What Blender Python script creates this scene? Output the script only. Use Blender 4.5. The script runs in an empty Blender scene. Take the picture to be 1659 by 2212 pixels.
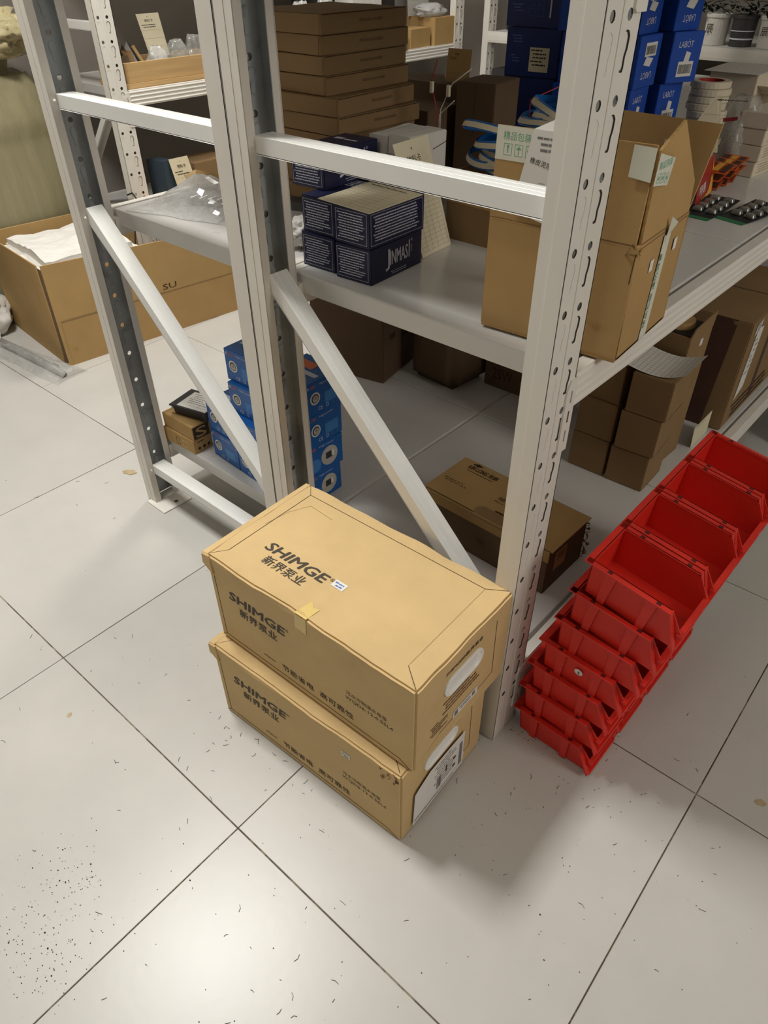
import bpy, bmesh, math, random
from mathutils import Vector, Matrix, noise

random.seed(7)
SC = bpy.context.scene
COL = SC.collection
PI = math.pi

# ------------------------------------------------------------------ camera
R = ((0.746232, 0.66565, -0.006954), (0.414446, -0.472743, -0.777655), (-0.520934, 0.577429, -0.628652))
cam = bpy.data.cameras.new('camera')
cam.sensor_fit = 'HORIZONTAL'
cam.sensor_width = 36.0
cam.lens = 36.0 * 1526.0357 / 1659.0
cam.clip_start = 0.02
cam_o = bpy.data.objects.new('camera', cam)
COL.objects.link(cam_o)
cam_o.matrix_world = Matrix(((R[0][0], -R[1][0], -R[2][0], 1.8332), (R[0][1], -R[1][1], -R[2][1], -0.8979),
                             (R[0][2], -R[1][2], -R[2][2], 1.2448), (0, 0, 0, 1)))
SC.camera = cam_o

# ------------------------------------------------------------------ world, lights, exposure
w = bpy.data.worlds.new('world')
w.use_nodes = True
w.node_tree.nodes['Background'].inputs[0].default_value = (0.9, 0.95, 1, 1)
w.node_tree.nodes['Background'].inputs[1].default_value = 0.02
SC.world = w
vs = SC.view_settings
vs.view_transform = 'Standard'
vs.look = 'None'
vs.exposure = 0.0
vs.gamma = 1.0
vs.use_curve_mapping = False


def area(name, loc, sx, sy, power, col, rot=(0, 0, 0)):
    l = bpy.data.lights.new(name, 'AREA')
    l.shape = 'RECTANGLE'
    l.size, l.size_y = sx, sy
    l.energy = power
    l.color = col
    o = bpy.data.objects.new(name, l)
    o.location = loc
    o.rotation_euler = rot
    COL.objects.link(o)
    return o


WARM = (1.0, 0.955, 0.89)
area('ceiling_panel_main', (0.22, -0.43, 2.86), 0.36, 0.56, 66, (1.0, 0.98, 0.94))
area('fill_light_left', (-0.55, 1.5, 2.86), 0.5, 0.5, 34, WARM)  # added fill, no known panel; lifts the dark shelf interiors
area('fill_light_right', (4.25, 0.35, 2.05), 1.1, 0.9, 29, WARM, (0, PI / 2, 0))  # added fill, no known wall lamp; brightens faces turned to the right
area('fill_light_front', (1.5, -2.5, 2.86), 0.6, 0.6, 9, WARM)  # added fill from the camera side for faces turned to the front

# ------------------------------------------------------------------ materials


def lin(r, g, b):
    f = lambda c: c / 12.92 if c <= 0.04045 else ((c + 0.055) / 1.055) ** 2.4
    return (f(r / 255), f(g / 255), f(b / 255), 1)


def mat(name, rgb, rough=0.5, metal=0.0, var=0.08, vscale=14.0, bump=0.0, bscale=200.0, spec=0.5, stretch=(1, 1, 1),
        spots=None, alpha=None, trans=0.0, tint=0.0):
    m = bpy.data.materials.new(name)
    m.use_nodes = True
    nt = m.node_tree
    b = nt.nodes['Principled BSDF']
    b.inputs['Roughness'].default_value = rough
    b.inputs['Metallic'].default_value = metal
    b.inputs['Specular IOR Level'].default_value = spec
    c = lin(*rgb)
    geo = nt.nodes.new('ShaderNodeTexCoord')
    mp = nt.nodes.new('ShaderNodeMapping')
    mp.inputs['Scale'].default_value = stretch
    nt.links.new(geo.outputs['Object'], mp.inputs['Vector'])
    info = nt.nodes.new('ShaderNodeObjectInfo')
    add = nt.nodes.new('ShaderNodeVectorMath')
    nt.links.new(mp.outputs['Vector'], add.inputs[0])
    nt.links.new(info.outputs['Random'], add.inputs[1])
    n = nt.nodes.new('ShaderNodeTexNoise')
    n.inputs['Scale'].default_value = vscale
    n.inputs['Detail'].default_value = 5
    n.inputs['Roughness'].default_value = 0.6
    nt.links.new(add.outputs[0], n.inputs['Vector'])
    ramp = nt.nodes.new('ShaderNodeValToRGB')
    lo, hi = 1 - var, 1 + var
    ramp.color_ramp.elements[0].position = 0.3
    ramp.color_ramp.elements[1].position = 0.7
    ramp.color_ramp.elements[0].color = (c[0] * lo, c[1] * lo, c[2] * lo, 1)
    ramp.color_ramp.elements[1].color = (min(1, c[0] * hi), min(1, c[1] * hi), min(1, c[2] * hi), 1)
    nt.links.new(n.outputs['Fac'], ramp.inputs['Fac'])
    out = ramp.outputs['Color']
    if spots:
        srgb, thr, sscale, sstretch = spots
        mp2 = nt.nodes.new('ShaderNodeMapping')
        mp2.inputs['Scale'].default_value = sstretch
        nt.links.new(add.outputs[0], mp2.inputs['Vector'])
        n2 = nt.nodes.new('ShaderNodeTexNoise')
        n2.inputs['Scale'].default_value = sscale
        n2.inputs['Detail'].default_value = 8
        n2.inputs['Roughness'].default_value = 0.65
        nt.links.new(mp2.outputs['Vector'], n2.inputs['Vector'])
        r2 = nt.nodes.new('ShaderNodeValToRGB')
        r2.color_ramp.elements[0].position = thr
        r2.color_ramp.elements[1].position = thr + 0.08
        r2.color_ramp.elements[0].color = (0, 0, 0, 1)
        r2.color_ramp.elements[1].color = (0.75, 0.75, 0.75, 1)
        nt.links.new(n2.outputs['Fac'], r2.inputs['Fac'])
        mx = nt.nodes.new('ShaderNodeMixRGB')
        mx.inputs['Color2'].default_value = lin(*srgb)
        nt.links.new(r2.outputs['Color'], mx.inputs['Fac'])
        nt.links.new(out, mx.inputs['Color1'])
        out = mx.outputs['Color']
    if tint:
        hsv = nt.nodes.new('ShaderNodeHueSaturation')
        mr = nt.nodes.new('ShaderNodeMapRange')
        mr.inputs['To Min'].default_value = 1 - tint
        mr.inputs['To Max'].default_value = 1 + tint
        nt.links.new(info.outputs['Random'], mr.inputs['Value'])
        nt.links.new(mr.outputs['Result'], hsv.inputs['Value'])
        nt.links.new(out, hsv.inputs['Color'])
        out = hsv.outputs['Color']
    nt.links.new(out, b.inputs['Base Color'])
    if bump:
        n3 = nt.nodes.new('ShaderNodeTexNoise')
        n3.inputs['Scale'].default_value = bscale
        n3.inputs['Detail'].default_value = 3
        nt.links.new(add.outputs[0], n3.inputs['Vector'])
        bp = nt.nodes.new('ShaderNodeBump')
        bp.inputs['Strength'].default_value = bump
        bp.inputs['Distance'].default_value = 0.002
        nt.links.new(n3.outputs['Fac'], bp.inputs['Height'])
        nt.links.new(bp.outputs['Normal'], b.inputs['Normal'])
    if alpha is not None:
        b.inputs['Alpha'].default_value = alpha
    if trans:
        b.inputs['Transmission Weight'].default_value = trans
    return m


WHITE = mat('white_powder_coat', (226, 222, 213), 0.38, var=0.03, vscale=6)
WHITE_WORN = mat('white_powder_coat_scuffed', (224, 219, 210), 0.42, var=0.04, vscale=8,
                 spots=((138, 126, 116), 0.66, 9, (6, 6, 0.9)))
BRACE = mat('white_brace_paint', (232, 232, 228), 0.33, var=0.03, vscale=7, spots=((150, 143, 132), 0.70, 12, (3, 3, 3)))
GALV = mat('galvanised_steel', (176, 181, 184), 0.5, 0.0, var=0.22, vscale=9, spots=((136, 140, 142), 0.58, 16, (1, 1, 0.8)))
CUT = mat('raw_cut_edge', (82, 76, 68), 0.7, var=0.1)
SHELF = mat('shelf_white_gloss', (214, 213, 209), 0.17, var=0.03, vscale=4, spec=0.6)
SHELF_DIRTY = mat('shelf_white_satin', (206, 204, 200), 0.35, var=0.04, vscale=5, spots=((168, 162, 154), 0.66, 20, (1, 1, 1)))
TILE = mat('floor_tile_grey', (193, 191, 185), 0.34, var=0.045, vscale=5, bump=0.05, bscale=60, tint=0.02,
           spots=((170, 166, 157), 0.70, 13, (1, 1, 1)))
GROUT = mat('dark_grout', (96, 86, 68), 0.9, var=0.35, vscale=30, spots=((176, 166, 140), 0.52, 26, (1, 1, 1)))
WALL = mat('wall_paint_grey', (146, 139, 130), 0.8, var=0.08, vscale=1.5)
CEIL = mat('ceiling_paint', (238, 236, 230), 0.9, var=0.02)


def card(name, rgb, **k):
    return mat(name, rgb, 0.78, var=k.pop('var', 0.06), vscale=k.pop('vscale', 10), bump=0.12, bscale=260, spec=0.25, **k)


KRAFT = card('kraft_pump_carton', (207, 178, 128), spots=((178, 142, 92), 0.70, 12, (1, 1, 1)))
KRAFT_B = card('kraft_carton_tan', (178, 146, 96))
KRAFT_F = card('kraft_carton_front', (176, 143, 94), spots=((140, 100, 52), 0.68, 9, (1, 1, 1)))
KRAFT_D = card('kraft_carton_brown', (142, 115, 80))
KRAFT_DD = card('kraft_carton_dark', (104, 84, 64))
KRAFT_EDGE = card('corrugated_edge', (190, 152, 98), var=0.2, vscale=120)
SLIT = mat('slit_shadow_brown', (70, 48, 26), 0.9, var=0.1)
TORN = mat('torn_board', (120, 92, 58), 0.95, var=0.4, vscale=60)
INK = mat('black_ink', (66, 58, 46), 0.7, var=0.05)
INK2 = mat('faded_ink', (120, 90, 54), 0.7, var=0.1)
INK_D = mat('dark_brown_ink', (58, 40, 24), 0.7, var=0.1)
PAPER = mat('white_paper', (226, 224, 218), 0.7, var=0.03)
PAPER_LINE = mat('paper_print_grey', (120, 118, 116), 0.8, var=0.05)
CREAM = mat('cream_card_paper', (230, 220, 190), 0.75, var=0.03)
CREAMBOX = mat('cream_box_board', (220, 208, 186), 0.7, var=0.03)
CREAMLINE = mat('card_ruling_ink', (176, 162, 128), 0.8, var=0.05)
TAPE = mat('yellow_tape', (222, 194, 120), 0.3, var=0.04)
TAPE_W = mat('white_print_tape', (222, 222, 206), 0.3, var=0.03)
GREEN = mat('green_print', (108, 172, 140), 0.6, var=0.1)
GREEN_D = mat('dark_green_print', (44, 120, 76), 0.6, var=0.1)
RED = mat('red_plastic', (214, 44, 31), 0.42, var=0.05, vscale=9, spec=0.4)
RED_SLOT_SHADE = mat('red_slot_shade', (88, 14, 12), 0.6, var=0.05)  # darker red stands in for the shade inside the rim holes
NAVY = mat('navy_carton_print', (26, 30, 66), 0.42, var=0.08)
NAVY_T = mat('white_fine_print', (206, 208, 220), 0.6, var=0.03)
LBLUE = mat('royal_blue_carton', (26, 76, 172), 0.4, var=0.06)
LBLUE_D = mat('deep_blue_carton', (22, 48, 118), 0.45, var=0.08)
LBLUE_L = mat('pale_blue_outline', (92, 122, 186), 0.6, var=0.05)
SBLUE = mat('lamp_box_blue', (26, 94, 168), 0.4, var=0.06)
SBLUE_P = mat('lamp_box_pale_blue', (64, 130, 196), 0.5, var=0.06)
ORANGE_P = mat('orange_print', (214, 116, 74), 0.5, var=0.05)
SILVER = mat('silver_print', (188, 186, 178), 0.4, var=0.1)
DARKP = mat('dark_grey_print', (56, 54, 54), 0.5, var=0.1)
BLACK = mat('black_plastic', (30, 31, 32), 0.5, var=0.05)
WOOD = mat('pine_board', (188, 154, 104), 0.6, var=0.14, vscale=10, stretch=(1, 0.25, 6))
SACK = mat('woven_sack_olive', (146, 138, 106), 0.55, var=0.12, vscale=10, bump=0.5, bscale=140, stretch=(3, 3, 0.4))
SACK2 = mat('woven_sack_pale', (180, 168, 128), 0.45, var=0.12, vscale=12, bump=0.6, bscale=90)
YEL = mat('yellow_wrap_tape', (206, 160, 44), 0.35, var=0.12, vscale=16, bump=0.6, bscale=50, spots=((168, 120, 22), 0.62, 22, (1, 1, 1)))
STRIP = mat('led_strip_white', (216, 206, 180), 0.5, var=0.06, spots=((150, 120, 60), 0.68, 120, (1, 1, 1)))
STRIP_B = mat('led_strip_blue_film', (28, 108, 186), 0.3, var=0.15, vscale=30)
WIRE_R = mat('red_wire', (168, 40, 44), 0.4)
WIRE_W = mat('white_wire', (216, 208, 196), 0.4)
WHITEBOX = mat('white_box_board', (214, 211, 204), 0.6, var=0.04)
FIRE = mat('red_package_print', (168, 44, 38), 0.4, var=0.1)
FLAME = mat('yellow_flame_print', (232, 172, 62), 0.4, var=0.1)
ORANGE = mat('orange_card', (206, 92, 40), 0.45, var=0.35, vscale=60)
BRONZE = mat('dark_brown_board', (82, 54, 44), 0.6, var=0.1)
STEEL = mat('bright_steel', (190, 190, 186), 0.3, 0.9, var=0.1)
GREY_BIN = mat('grey_plastic', (150, 148, 144), 0.5, var=0.05)
SNIP = mat('dark_fibre', (52, 48, 40), 0.8)
GRIP = mat('white_grip_plastic', (240, 241, 236), 0.35, var=0.02)
TEAL_D = mat('dark_slate_carton', (52, 66, 80), 0.5, var=0.1)
LEAF = mat('dark_leaf_plastic', (30, 38, 28), 0.9, var=0.2, spec=0.1)
FAINT = mat('faint_carton_print', (112, 88, 58), 0.8, var=0.1)
STAIN = mat('dried_brown_stain', (176, 158, 122), 0.8, var=0.15, vscale=40)


def film(name, rgb, opac, rough=0.12):
    m = bpy.data.materials.new(name)
    m.use_nodes = True
    nt = m.node_tree
    b = nt.nodes['Principled BSDF']
    b.inputs['Base Color'].default_value = lin(*rgb)
    b.inputs['Roughness'].default_value = rough
    tr = nt.nodes.new('ShaderNodeBsdfTransparent')
    mx = nt.nodes.new('ShaderNodeMixShader')
    n = nt.nodes.new('ShaderNodeTexNoise')
    n.inputs['Scale'].default_value = 30
    mr = nt.nodes.new('ShaderNodeMapRange')
    mr.inputs['To Min'].default_value = opac * 0.6
    mr.inputs['To Max'].default_value = min(1, opac * 1.4)
    nt.links.new(n.outputs['Fac'], mr.inputs['Value'])
    nt.links.new(mr.outputs['Result'], mx.inputs['Fac'])
    nt.links.new(tr.outputs[0], mx.inputs[1])
    nt.links.new(b.outputs[0], mx.inputs[2])
    nt.links.new(mx.outputs[0], nt.nodes['Material Output'].inputs['Surface'])
    return m


FILM = film('clear_plastic_film', (205, 205, 200), 0.34)
FILM_W = film('milky_plastic_film', (222, 222, 220), 0.55)

# ------------------------------------------------------------------ mesh builder


class MB:
    def __init__(s):
        s.v, s.f, s.m, s.mats = [], [], [], []

    def mi(s, m):
        if m not in s.mats:
            s.mats.append(m)
        return s.mats.index(m)

    def poly(s, pts, m):
        i = len(s.v)
        s.v += [tuple(p) for p in pts]
        s.f.append(tuple(range(i, i + len(pts))))
        s.m.append(s.mi(m))

    def box(s, x0, x1, y0, y1, z0, z1, m):
        i = len(s.v)
        s.v += [(x0, y0, z0), (x1, y0, z0), (x1, y1, z0), (x0, y1, z0), (x0, y0, z1), (x1, y0, z1), (x1, y1, z1), (x0, y1, z1)]
        for q in ((3, 2, 1, 0), (4, 5, 6, 7), (0, 1, 5, 4), (1, 2, 6, 5), (2, 3, 7, 6), (3, 0, 4, 7)):
            s.f.append(tuple(i + k for k in q))
            s.m.append(s.mi(m))

    def hexa(s, p, m):
        """eight corners: bottom 0-3 counter-clockwise, top 4-7"""
        i = len(s.v)
        s.v += [tuple(q) for q in p]
        for q in ((3, 2, 1, 0), (4, 5, 6, 7), (0, 1, 5, 4), (1, 2, 6, 5), (2, 3, 7, 6), (3, 0, 4, 7)):
            s.f.append(tuple(i + k for k in q))
            s.m.append(s.mi(m))

    def plate(s, pts, t, m, me=None):
        """polygon given in order, thickened by t against its normal"""
        P = [Vector(p) for p in pts]
        n = Vector((0, 0, 0))
        for k in range(len(P)):
            a, b = P[k], P[(k + 1) % len(P)]
            n += a.cross(b)
        n.normalize()
        Q = [p - n * t for p in P]
        s.poly(P, m)
        s.poly(list(reversed(Q)), m)
        for k in range(len(P)):
            j = (k + 1) % len(P)
            s.poly([P[j], P[k], Q[k], Q[j]], me or m)

    def tube(s, path, r, m, n=6, cap=True):
        P = [Vector(p) for p in path]
        rings = []
        up = Vector((0.123, 0.456, 0.88)).normalized()
        for k, p in enumerate(P):
            d = (P[min(k + 1, len(P) - 1)] - P[max(k - 1, 0)]).normalized()
            a = d.cross(up)
            if a.length < 1e-3:
                a = d.cross(Vector((1, 0, 0)))
            a.normalize()
            b = d.cross(a)
            rr = r[k] if isinstance(r, (list, tuple)) else r
            rings.append([p + (a * math.cos(2 * PI * q / n) + b * math.sin(2 * PI * q / n)) * rr for q in range(n)])
        i = len(s.v)
        for g in rings:
            s.v += [tuple(q) for q in g]
        for k in range(len(P) - 1):
            for q in range(n):
                q2 = (q + 1) % n
                s.f.append((i + k * n + q, i + k * n + q2, i + (k + 1) * n + q2, i + (k + 1) * n + q))
                s.m.append(s.mi(m))
        if cap:
            s.f.append(tuple(i + q for q in range(n)))
            s.m.append(s.mi(m))
            s.f.append(tuple(i + (len(P) - 1) * n + q for q in reversed(range(n))))
            s.m.append(s.mi(m))

    def lathe(s, prof, m, n=20, c=(0, 0, 0)):
        i = len(s.v)
        for r, z in prof:
            for q in range(n):
                s.v.append((c[0] + r * math.cos(2 * PI * q / n), c[1] + r * math.sin(2 * PI * q / n), c[2] + z))
        for k in range(len(prof) - 1):
            for q in range(n):
                q2 = (q + 1) % n
                s.f.append((i + k * n + q, i + k * n + q2, i + (k + 1) * n + q2, i + (k + 1) * n + q))
                s.m.append(s.mi(m))

    def prism(s, prof, axis, a, b, m):
        """closed 2D profile swept along axis from a to b; prof is (u,v) in the two remaining axes in xyz order"""
        def P(u, v, t):
            return {'x': (t, u, v), 'y': (u, t, v), 'z': (u, v, t)}[axis]
        n = len(prof)
        i = len(s.v)
        s.v += [P(u, v, a) for u, v in prof] + [P(u, v, b) for u, v in prof]
        for k in range(n):
            j = (k + 1) % n
            s.f.append((i + k, i + j, i + n + j, i + n + k))
            s.m.append(s.mi(m))
        s.f.append(tuple(i + k for k in reversed(range(n))))
        s.m.append(s.mi(m))
        s.f.append(tuple(i + n + k for k in range(n)))
        s.m.append(s.mi(m))

    def shift(s, d):
        s.v = [(a + d[0], b + d[1], c + d[2]) for a, b, c in s.v]
        return s

    def xform(s, M):
        s.v = [tuple(M @ Vector(p)) for p in s.v]
        return s

    def mesh(s, name, bev=0, seg=2, smooth=False, fix=True):
        me = bpy.data.meshes.new(name)
        me.from_pydata(s.v, [], s.f)
        for m in s.mats:
            me.materials.append(m)
        me.polygons.foreach_set('material_index', s.m)
        if bev or fix:
            bm = bmesh.new()
            bm.from_mesh(me)
            if fix:
                bmesh.ops.recalc_face_normals(bm, faces=bm.faces)
            if bev:
                bmesh.ops.remove_doubles(bm, verts=bm.verts, dist=1e-6)
                es = [e for e in bm.edges if len(e.link_faces) == 2 and e.calc_face_angle(0) > 0.6]
                bmesh.ops.bevel(bm, geom=es, offset=bev, segments=seg, affect='EDGES', profile=0.5)
            bm.to_mesh(me)
            bm.free()
        if smooth:
            me.polygons.foreach_set('use_smooth', [True] * len(me.polygons))
        me.update()
        return me

    def build(s, name, parent=None, **k):
        return link(name, s.mesh(name, **k), parent)


def link(name, me, parent=None):
    o = bpy.data.objects.new(name, me)
    COL.objects.link(o)
    if parent:
        o.parent = parent
    return o


def tag(o, label, cat, group=None):
    o['label'] = label
    o['category'] = cat
    if group:
        o['group'] = group
    return o


def thing(name, label, cat, loc=(0, 0, 0), rz=0.0, group=None, rot=None):
    o = bpy.data.objects.new(name, None)
    o.empty_display_size = 0.05
    COL.objects.link(o)
    o.location = loc
    o.rotation_euler = rot or (0, 0, math.radians(rz))
    return tag(o, label, cat, group)


def copy_thing(src, label, loc, rz=0.0, group=None, rot=None):
    r = src.copy()
    COL.objects.link(r)
    r.location = loc
    r.rotation_euler = rot or (0, 0, math.radians(rz))
    r['label'] = label
    if group:
        r['group'] = group
    for ch in list(src.children):
        c = ch.copy()
        COL.objects.link(c)
        c.parent = r
        for g in ch.children:
            d = g.copy()
            COL.objects.link(d)
            d.parent = c
    return r


def struct(o):
    o['kind'] = 'structure'
    return o


# ------------------------------------------------------------------ text and print
_tcache = {}


def text_geo(body, bold=0.0, shear=0.0):
    key = (body, bold, shear)
    if key in _tcache:
        return _tcache[key]
    c = bpy.data.curves.new('lettering_curve', 'FONT')
    c.body = body
    c.size = 1.0
    c.offset = bold
    c.shear = shear
    c.resolution_u = 2
    o = bpy.data.objects.new('lettering_curve', c)
    COL.objects.link(o)
    dg = bpy.context.evaluated_depsgraph_get()
    me = o.evaluated_get(dg).to_mesh()
    V = [(v.co.x, v.co.y) for v in me.vertices]
    F = [tuple(p.vertices) for p in me.polygons]
    o.evaluated_get(dg).to_mesh_clear()
    bpy.data.objects.remove(o)
    bpy.data.curves.remove(c)
    xs = [v[0] for v in V] or [0]
    ys = [v[1] for v in V] or [0]
    _tcache[key] = (V, F, min(xs), max(xs), min(ys), max(ys))
    return _tcache[key]


class Face:
    """prints flat marks on a plane: O origin, X and Y unit directions, N outward normal"""

    def __init__(s, mb, O, X, Y, off=0.0005):
        s.mb, s.O, s.X, s.Y = mb, Vector(O), Vector(X).normalized(), Vector(Y).normalized()
        s.N = s.X.cross(s.Y).normalized()
        s.off = off

    def P(s, u, v, lift=0):
        return s.O + s.X * u + s.Y * v + s.N * (s.off + lift)

    def text(s, body, u, v, w, h, m, bold=0.0, shear=0.0, lift=0.0, flip=False, rot=0.0):
        if bold:
            d = bold * h * 0.9
            for k, (a, b) in enumerate(((-d, 0), (d, 0), (0, -d * 0.6), (0, d * 0.6))):
                s.text(body, u + a, v + b, w, h, m, 0.0, shear, lift + 0.00002 * (k + 1), flip, rot)
        """fits the string in the box with lower-left corner (u,v), width w and height h"""
        V, F, x0, x1, y0, y1 = text_geo(body, 0.0, shear)
        i = len(s.mb.v)
        for x, y in V:
            a = (x - x0) / max(1e-6, x1 - x0)
            b = (y - y0) / max(1e-6, y1 - y0)
            if flip:
                a, b = 1 - a, 1 - b
            du, dv = a * w, b * h
            if rot:
                du, dv = du * math.cos(rot) - dv * math.sin(rot), du * math.sin(rot) + dv * math.cos(rot)
            s.mb.v.append(tuple(s.P(u + du, v + dv, lift)))
        k = s.mb.mi(m)
        for f in F:
            s.mb.f.append(tuple(i + q for q in f))
            s.mb.m.append(k)

    def rect(s, u, v, w, h, m, lift=0.0):
        s.mb.poly([s.P(u, v, lift), s.P(u + w, v, lift), s.P(u + w, v + h, lift), s.P(u, v + h, lift)], m)

    def poly(s, pts, m, lift=0.0):
        s.mb.poly([s.P(a, b, lift) for a, b in pts], m)

    def frame(s, u, v, w, h, t, m, lift=0.0):
        s.rect(u, v, w, t, m, lift)
        s.rect(u, v + h - t, w, t, m, lift)
        s.rect(u, v + t, t, h - 2 * t, m, lift)
        s.rect(u + w - t, v + t, t, h - 2 * t, m, lift)

    def line(s, u0, v0, u1, v1, t, m, lift=0.0):
        d = Vector((u1 - u0, v1 - v0)).normalized() * t * 0.5
        s.poly([(u0 + d.y, v0 - d.x), (u1 + d.y, v1 - d.x), (u1 - d.y, v1 + d.x), (u0 - d.y, v0 + d.x)], m, lift)

    def disc(s, u, v, r, m, lift=0.0, n=18, ry=None):
        s.poly([(u + r * math.cos(2 * PI * q / n), v + (ry or r) * math.sin(2 * PI * q / n)) for q in range(n)], m, lift)

    def micro(s, u, v, w, rows, pitch, m, rng, ragged=0.3, h=0.55, lift=0.0, gap=0.16):
        """rows of unreadable small print, top row first"""
        for r in range(rows):
            y = v - r * pitch
            end = u + w * (1 - ragged * rng.random() * (0.3 if r % 3 else 1))
            x = u + (pitch * 0.8 if r % 3 else 0)
            while x < end:
                L = min(end - x, pitch * rng.uniform(0.5, 1.6))
                if L > pitch * 0.2:
                    s.rect(x, y - pitch * h * rng.uniform(0.85, 1), L, pitch * h * rng.uniform(0.75, 1), m, lift)
                x += L + pitch * gap

    def barcode(s, u, v, w, h, m, rng, lift=0.0):
        x = u
        while x < u + w:
            b = rng.uniform(0.0005, 0.0016)
            s.rect(x, v, min(b, u + w - x), h, m, lift)
            x += b + rng.uniform(0.0005, 0.0014)


def faces_of(mb, dx, dy, dz, off=0.0005):
    """print frames on the sides of a box centred in x and y with its base at z = 0"""
    return {'front': Face(mb, (-dx / 2, -dy / 2, 0), (1, 0, 0), (0, 0, 1), off),
            'right': Face(mb, (dx / 2, -dy / 2, 0), (0, 1, 0), (0, 0, 1), off),
            'left': Face(mb, (-dx / 2, dy / 2, 0), (0, -1, 0), (0, 0, 1), off),
            'top': Face(mb, (-dx / 2, -dy / 2, dz), (1, 0, 0), (0, 1, 0), off)}


def from_corner(cx, cy, dx, dy, yaw):
    """centre of a box whose front right corner (+x, -y) stands at (cx, cy)"""
    a = math.radians(yaw)
    lx, ly = -dx / 2, dy / 2
    return cx + lx * math.cos(a) - ly * math.sin(a), cy + lx * math.sin(a) + ly * math.cos(a)


def carton_mesh(name, dx, dy, dz, m, wob=0.0, bev=0.0025, cuts=0, seed=0):
    b = MB()
    b.box(-dx / 2, dx / 2, -dy / 2, dy / 2, 0, dz, m)
    me = b.mesh(name)
    bm = bmesh.new()
    bm.from_mesh(me)
    es = list(bm.edges)
    if bev:
        bmesh.ops.bevel(bm, geom=es, offset=bev, segments=2, affect='EDGES')
    if wob:
        bmesh.ops.subdivide_edges(bm, edges=[e for e in bm.edges if e.calc_length() > min(dx, dy, dz) * 0.5], cuts=cuts, use_grid_fill=True)
        for v in bm.verts:
            near = sum(1 for c, d in ((abs(v.co.x), dx / 2), (abs(v.co.y), dy / 2)) if d - c < bev * 1.5) + (1 if dz - v.co.z < bev * 1.5 or v.co.z < bev * 1.5 else 0)
            if near >= 2 and v.co.z > dz - bev * 1.5:
                q = noise.noise_vector(Vector((v.co.x * 14 + seed, v.co.y * 14, v.co.z * 14)))
                q2 = noise.noise_vector(Vector((v.co.x * 40 + seed, v.co.y * 40, v.co.z * 40)))
                v.co += Vector((q.x, q.y, q.z * 1.3)) * wob + q2 * wob * 0.4
    bm.to_mesh(me)
    bm.free()
    return me


def simple_box(name, label, cat, corner, z, dims, yaw, m, group=None, bev=0.0015, seam=True, tape=None):
    """a closed carton: body and the slit where its top flaps meet"""
    dx, dy, dz = dims
    cx, cy = from_corner(corner[0], corner[1], dx, dy, yaw)
    r = thing(name, label, cat, (cx, cy, z), yaw, group)
    link('body', carton_mesh('body', dx, dy, dz, m, bev=bev), r)
    if seam:
        b = MB()
        F = faces_of(b, dx, dy, dz)
        if dx >= dy:
            F['top'].rect(0.004, dy / 2 - 0.0006, dx - 0.008, 0.0012, SLIT)
            F['right'].rect(dy / 2 - 0.0005, dz * 0.55, 0.001, dz * 0.44, SLIT)
        else:
            F['top'].rect(dx / 2 - 0.0006, 0.004, 0.0012, dy - 0.008, SLIT)
            F['front'].rect(dx / 2 - 0.0005, dz * 0.55, 0.001, dz * 0.44, SLIT)
        b.build('flap_slit', r, fix=False)
    return r


# ================================================================== THE SETTING
fl = MB()
fl.box(-1.9, 4.4, -3.2, 4.4, -0.08, -0.0025, GROUT)
floor = struct(fl.build('floor'))
TW = 0.6012
t = MB()
h = TW / 2 - 0.0011
t.box(-h, h, -h, h, -0.007, 0.0, TILE)
tile_me = t.mesh('tile', bev=0.0007, seg=1)
ty = 0.0166
for i in range(-3, 8):
    for j in range(-5, 8):
        o = link('tile', tile_me, floor)
        x, y = (i + 0.5) * TW, (j + 0.5) * TW
        o.location = (math.cos(ty) * x - math.sin(ty) * y - 0.0042, math.sin(ty) * x + math.cos(ty) * y - 0.0253, random.uniform(-0.0003, 0.0001))
        o.rotation_euler = (random.uniform(-0.0012, 0.0012), random.uniform(-0.0012, 0.0012), ty)
for nm, b in (('wall_left', (-1.86, -1.72, -3.2, 4.4)), ('wall_right', (4.4, 4.5, -3.2, 4.4)), ('wall_back', (-1.86, 4.5, 3.9, 4.04)), ('wall_front', (-1.86, 4.5, -3.3, -3.2))):
    q = MB()
    q.box(b[0], b[1], b[2], b[3], -0.08, 2.9, WALL)
    struct(q.build(nm))
q = MB()
q.box(-1.86, 4.5, -3.3, 4.04, 2.9, 3.0, CEIL)
struct(q.build('ceiling'))
q = MB()
q.box(-1.72, -1.705, -3.2, 3.9, 0, 0.1, CEIL)
struct(q.build('baseboard_left'))

# ================================================================== RACKS
PW, PD, PITCH = 0.078, 0.039, 0.075      # post face width, depth, hole pitch


def circle(u, v, r, n=10):
    return [(u + r * math.cos(2 * PI * k / n), v + r * math.sin(2 * PI * k / n)) for k in range(n)]


def keyhole(u, v, k=1.0):
    """teardrop slot: wide head at the top, narrow tail below; v is its top"""
    p = []
    for a in (200, 160, 120, 90, 60, 20, -20):
        p.append((u + 0.0082 * k * math.cos(math.radians(a)), v - 0.0085 + 0.0082 * k * math.sin(math.radians(a))))
    p += [(u + 0.0072 * k, v - 0.017), (u + 0.0046 * k, v - 0.024), (u + 0.0046 * k, v - 0.034), (u + 0.003 * k, v - 0.0375), (u - 0.003 * k, v - 0.0375), (u - 0.0046 * k, v - 0.034), (u - 0.0046 * k, v - 0.024), (u - 0.0072 * k, v - 0.017)]
    return p


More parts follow.
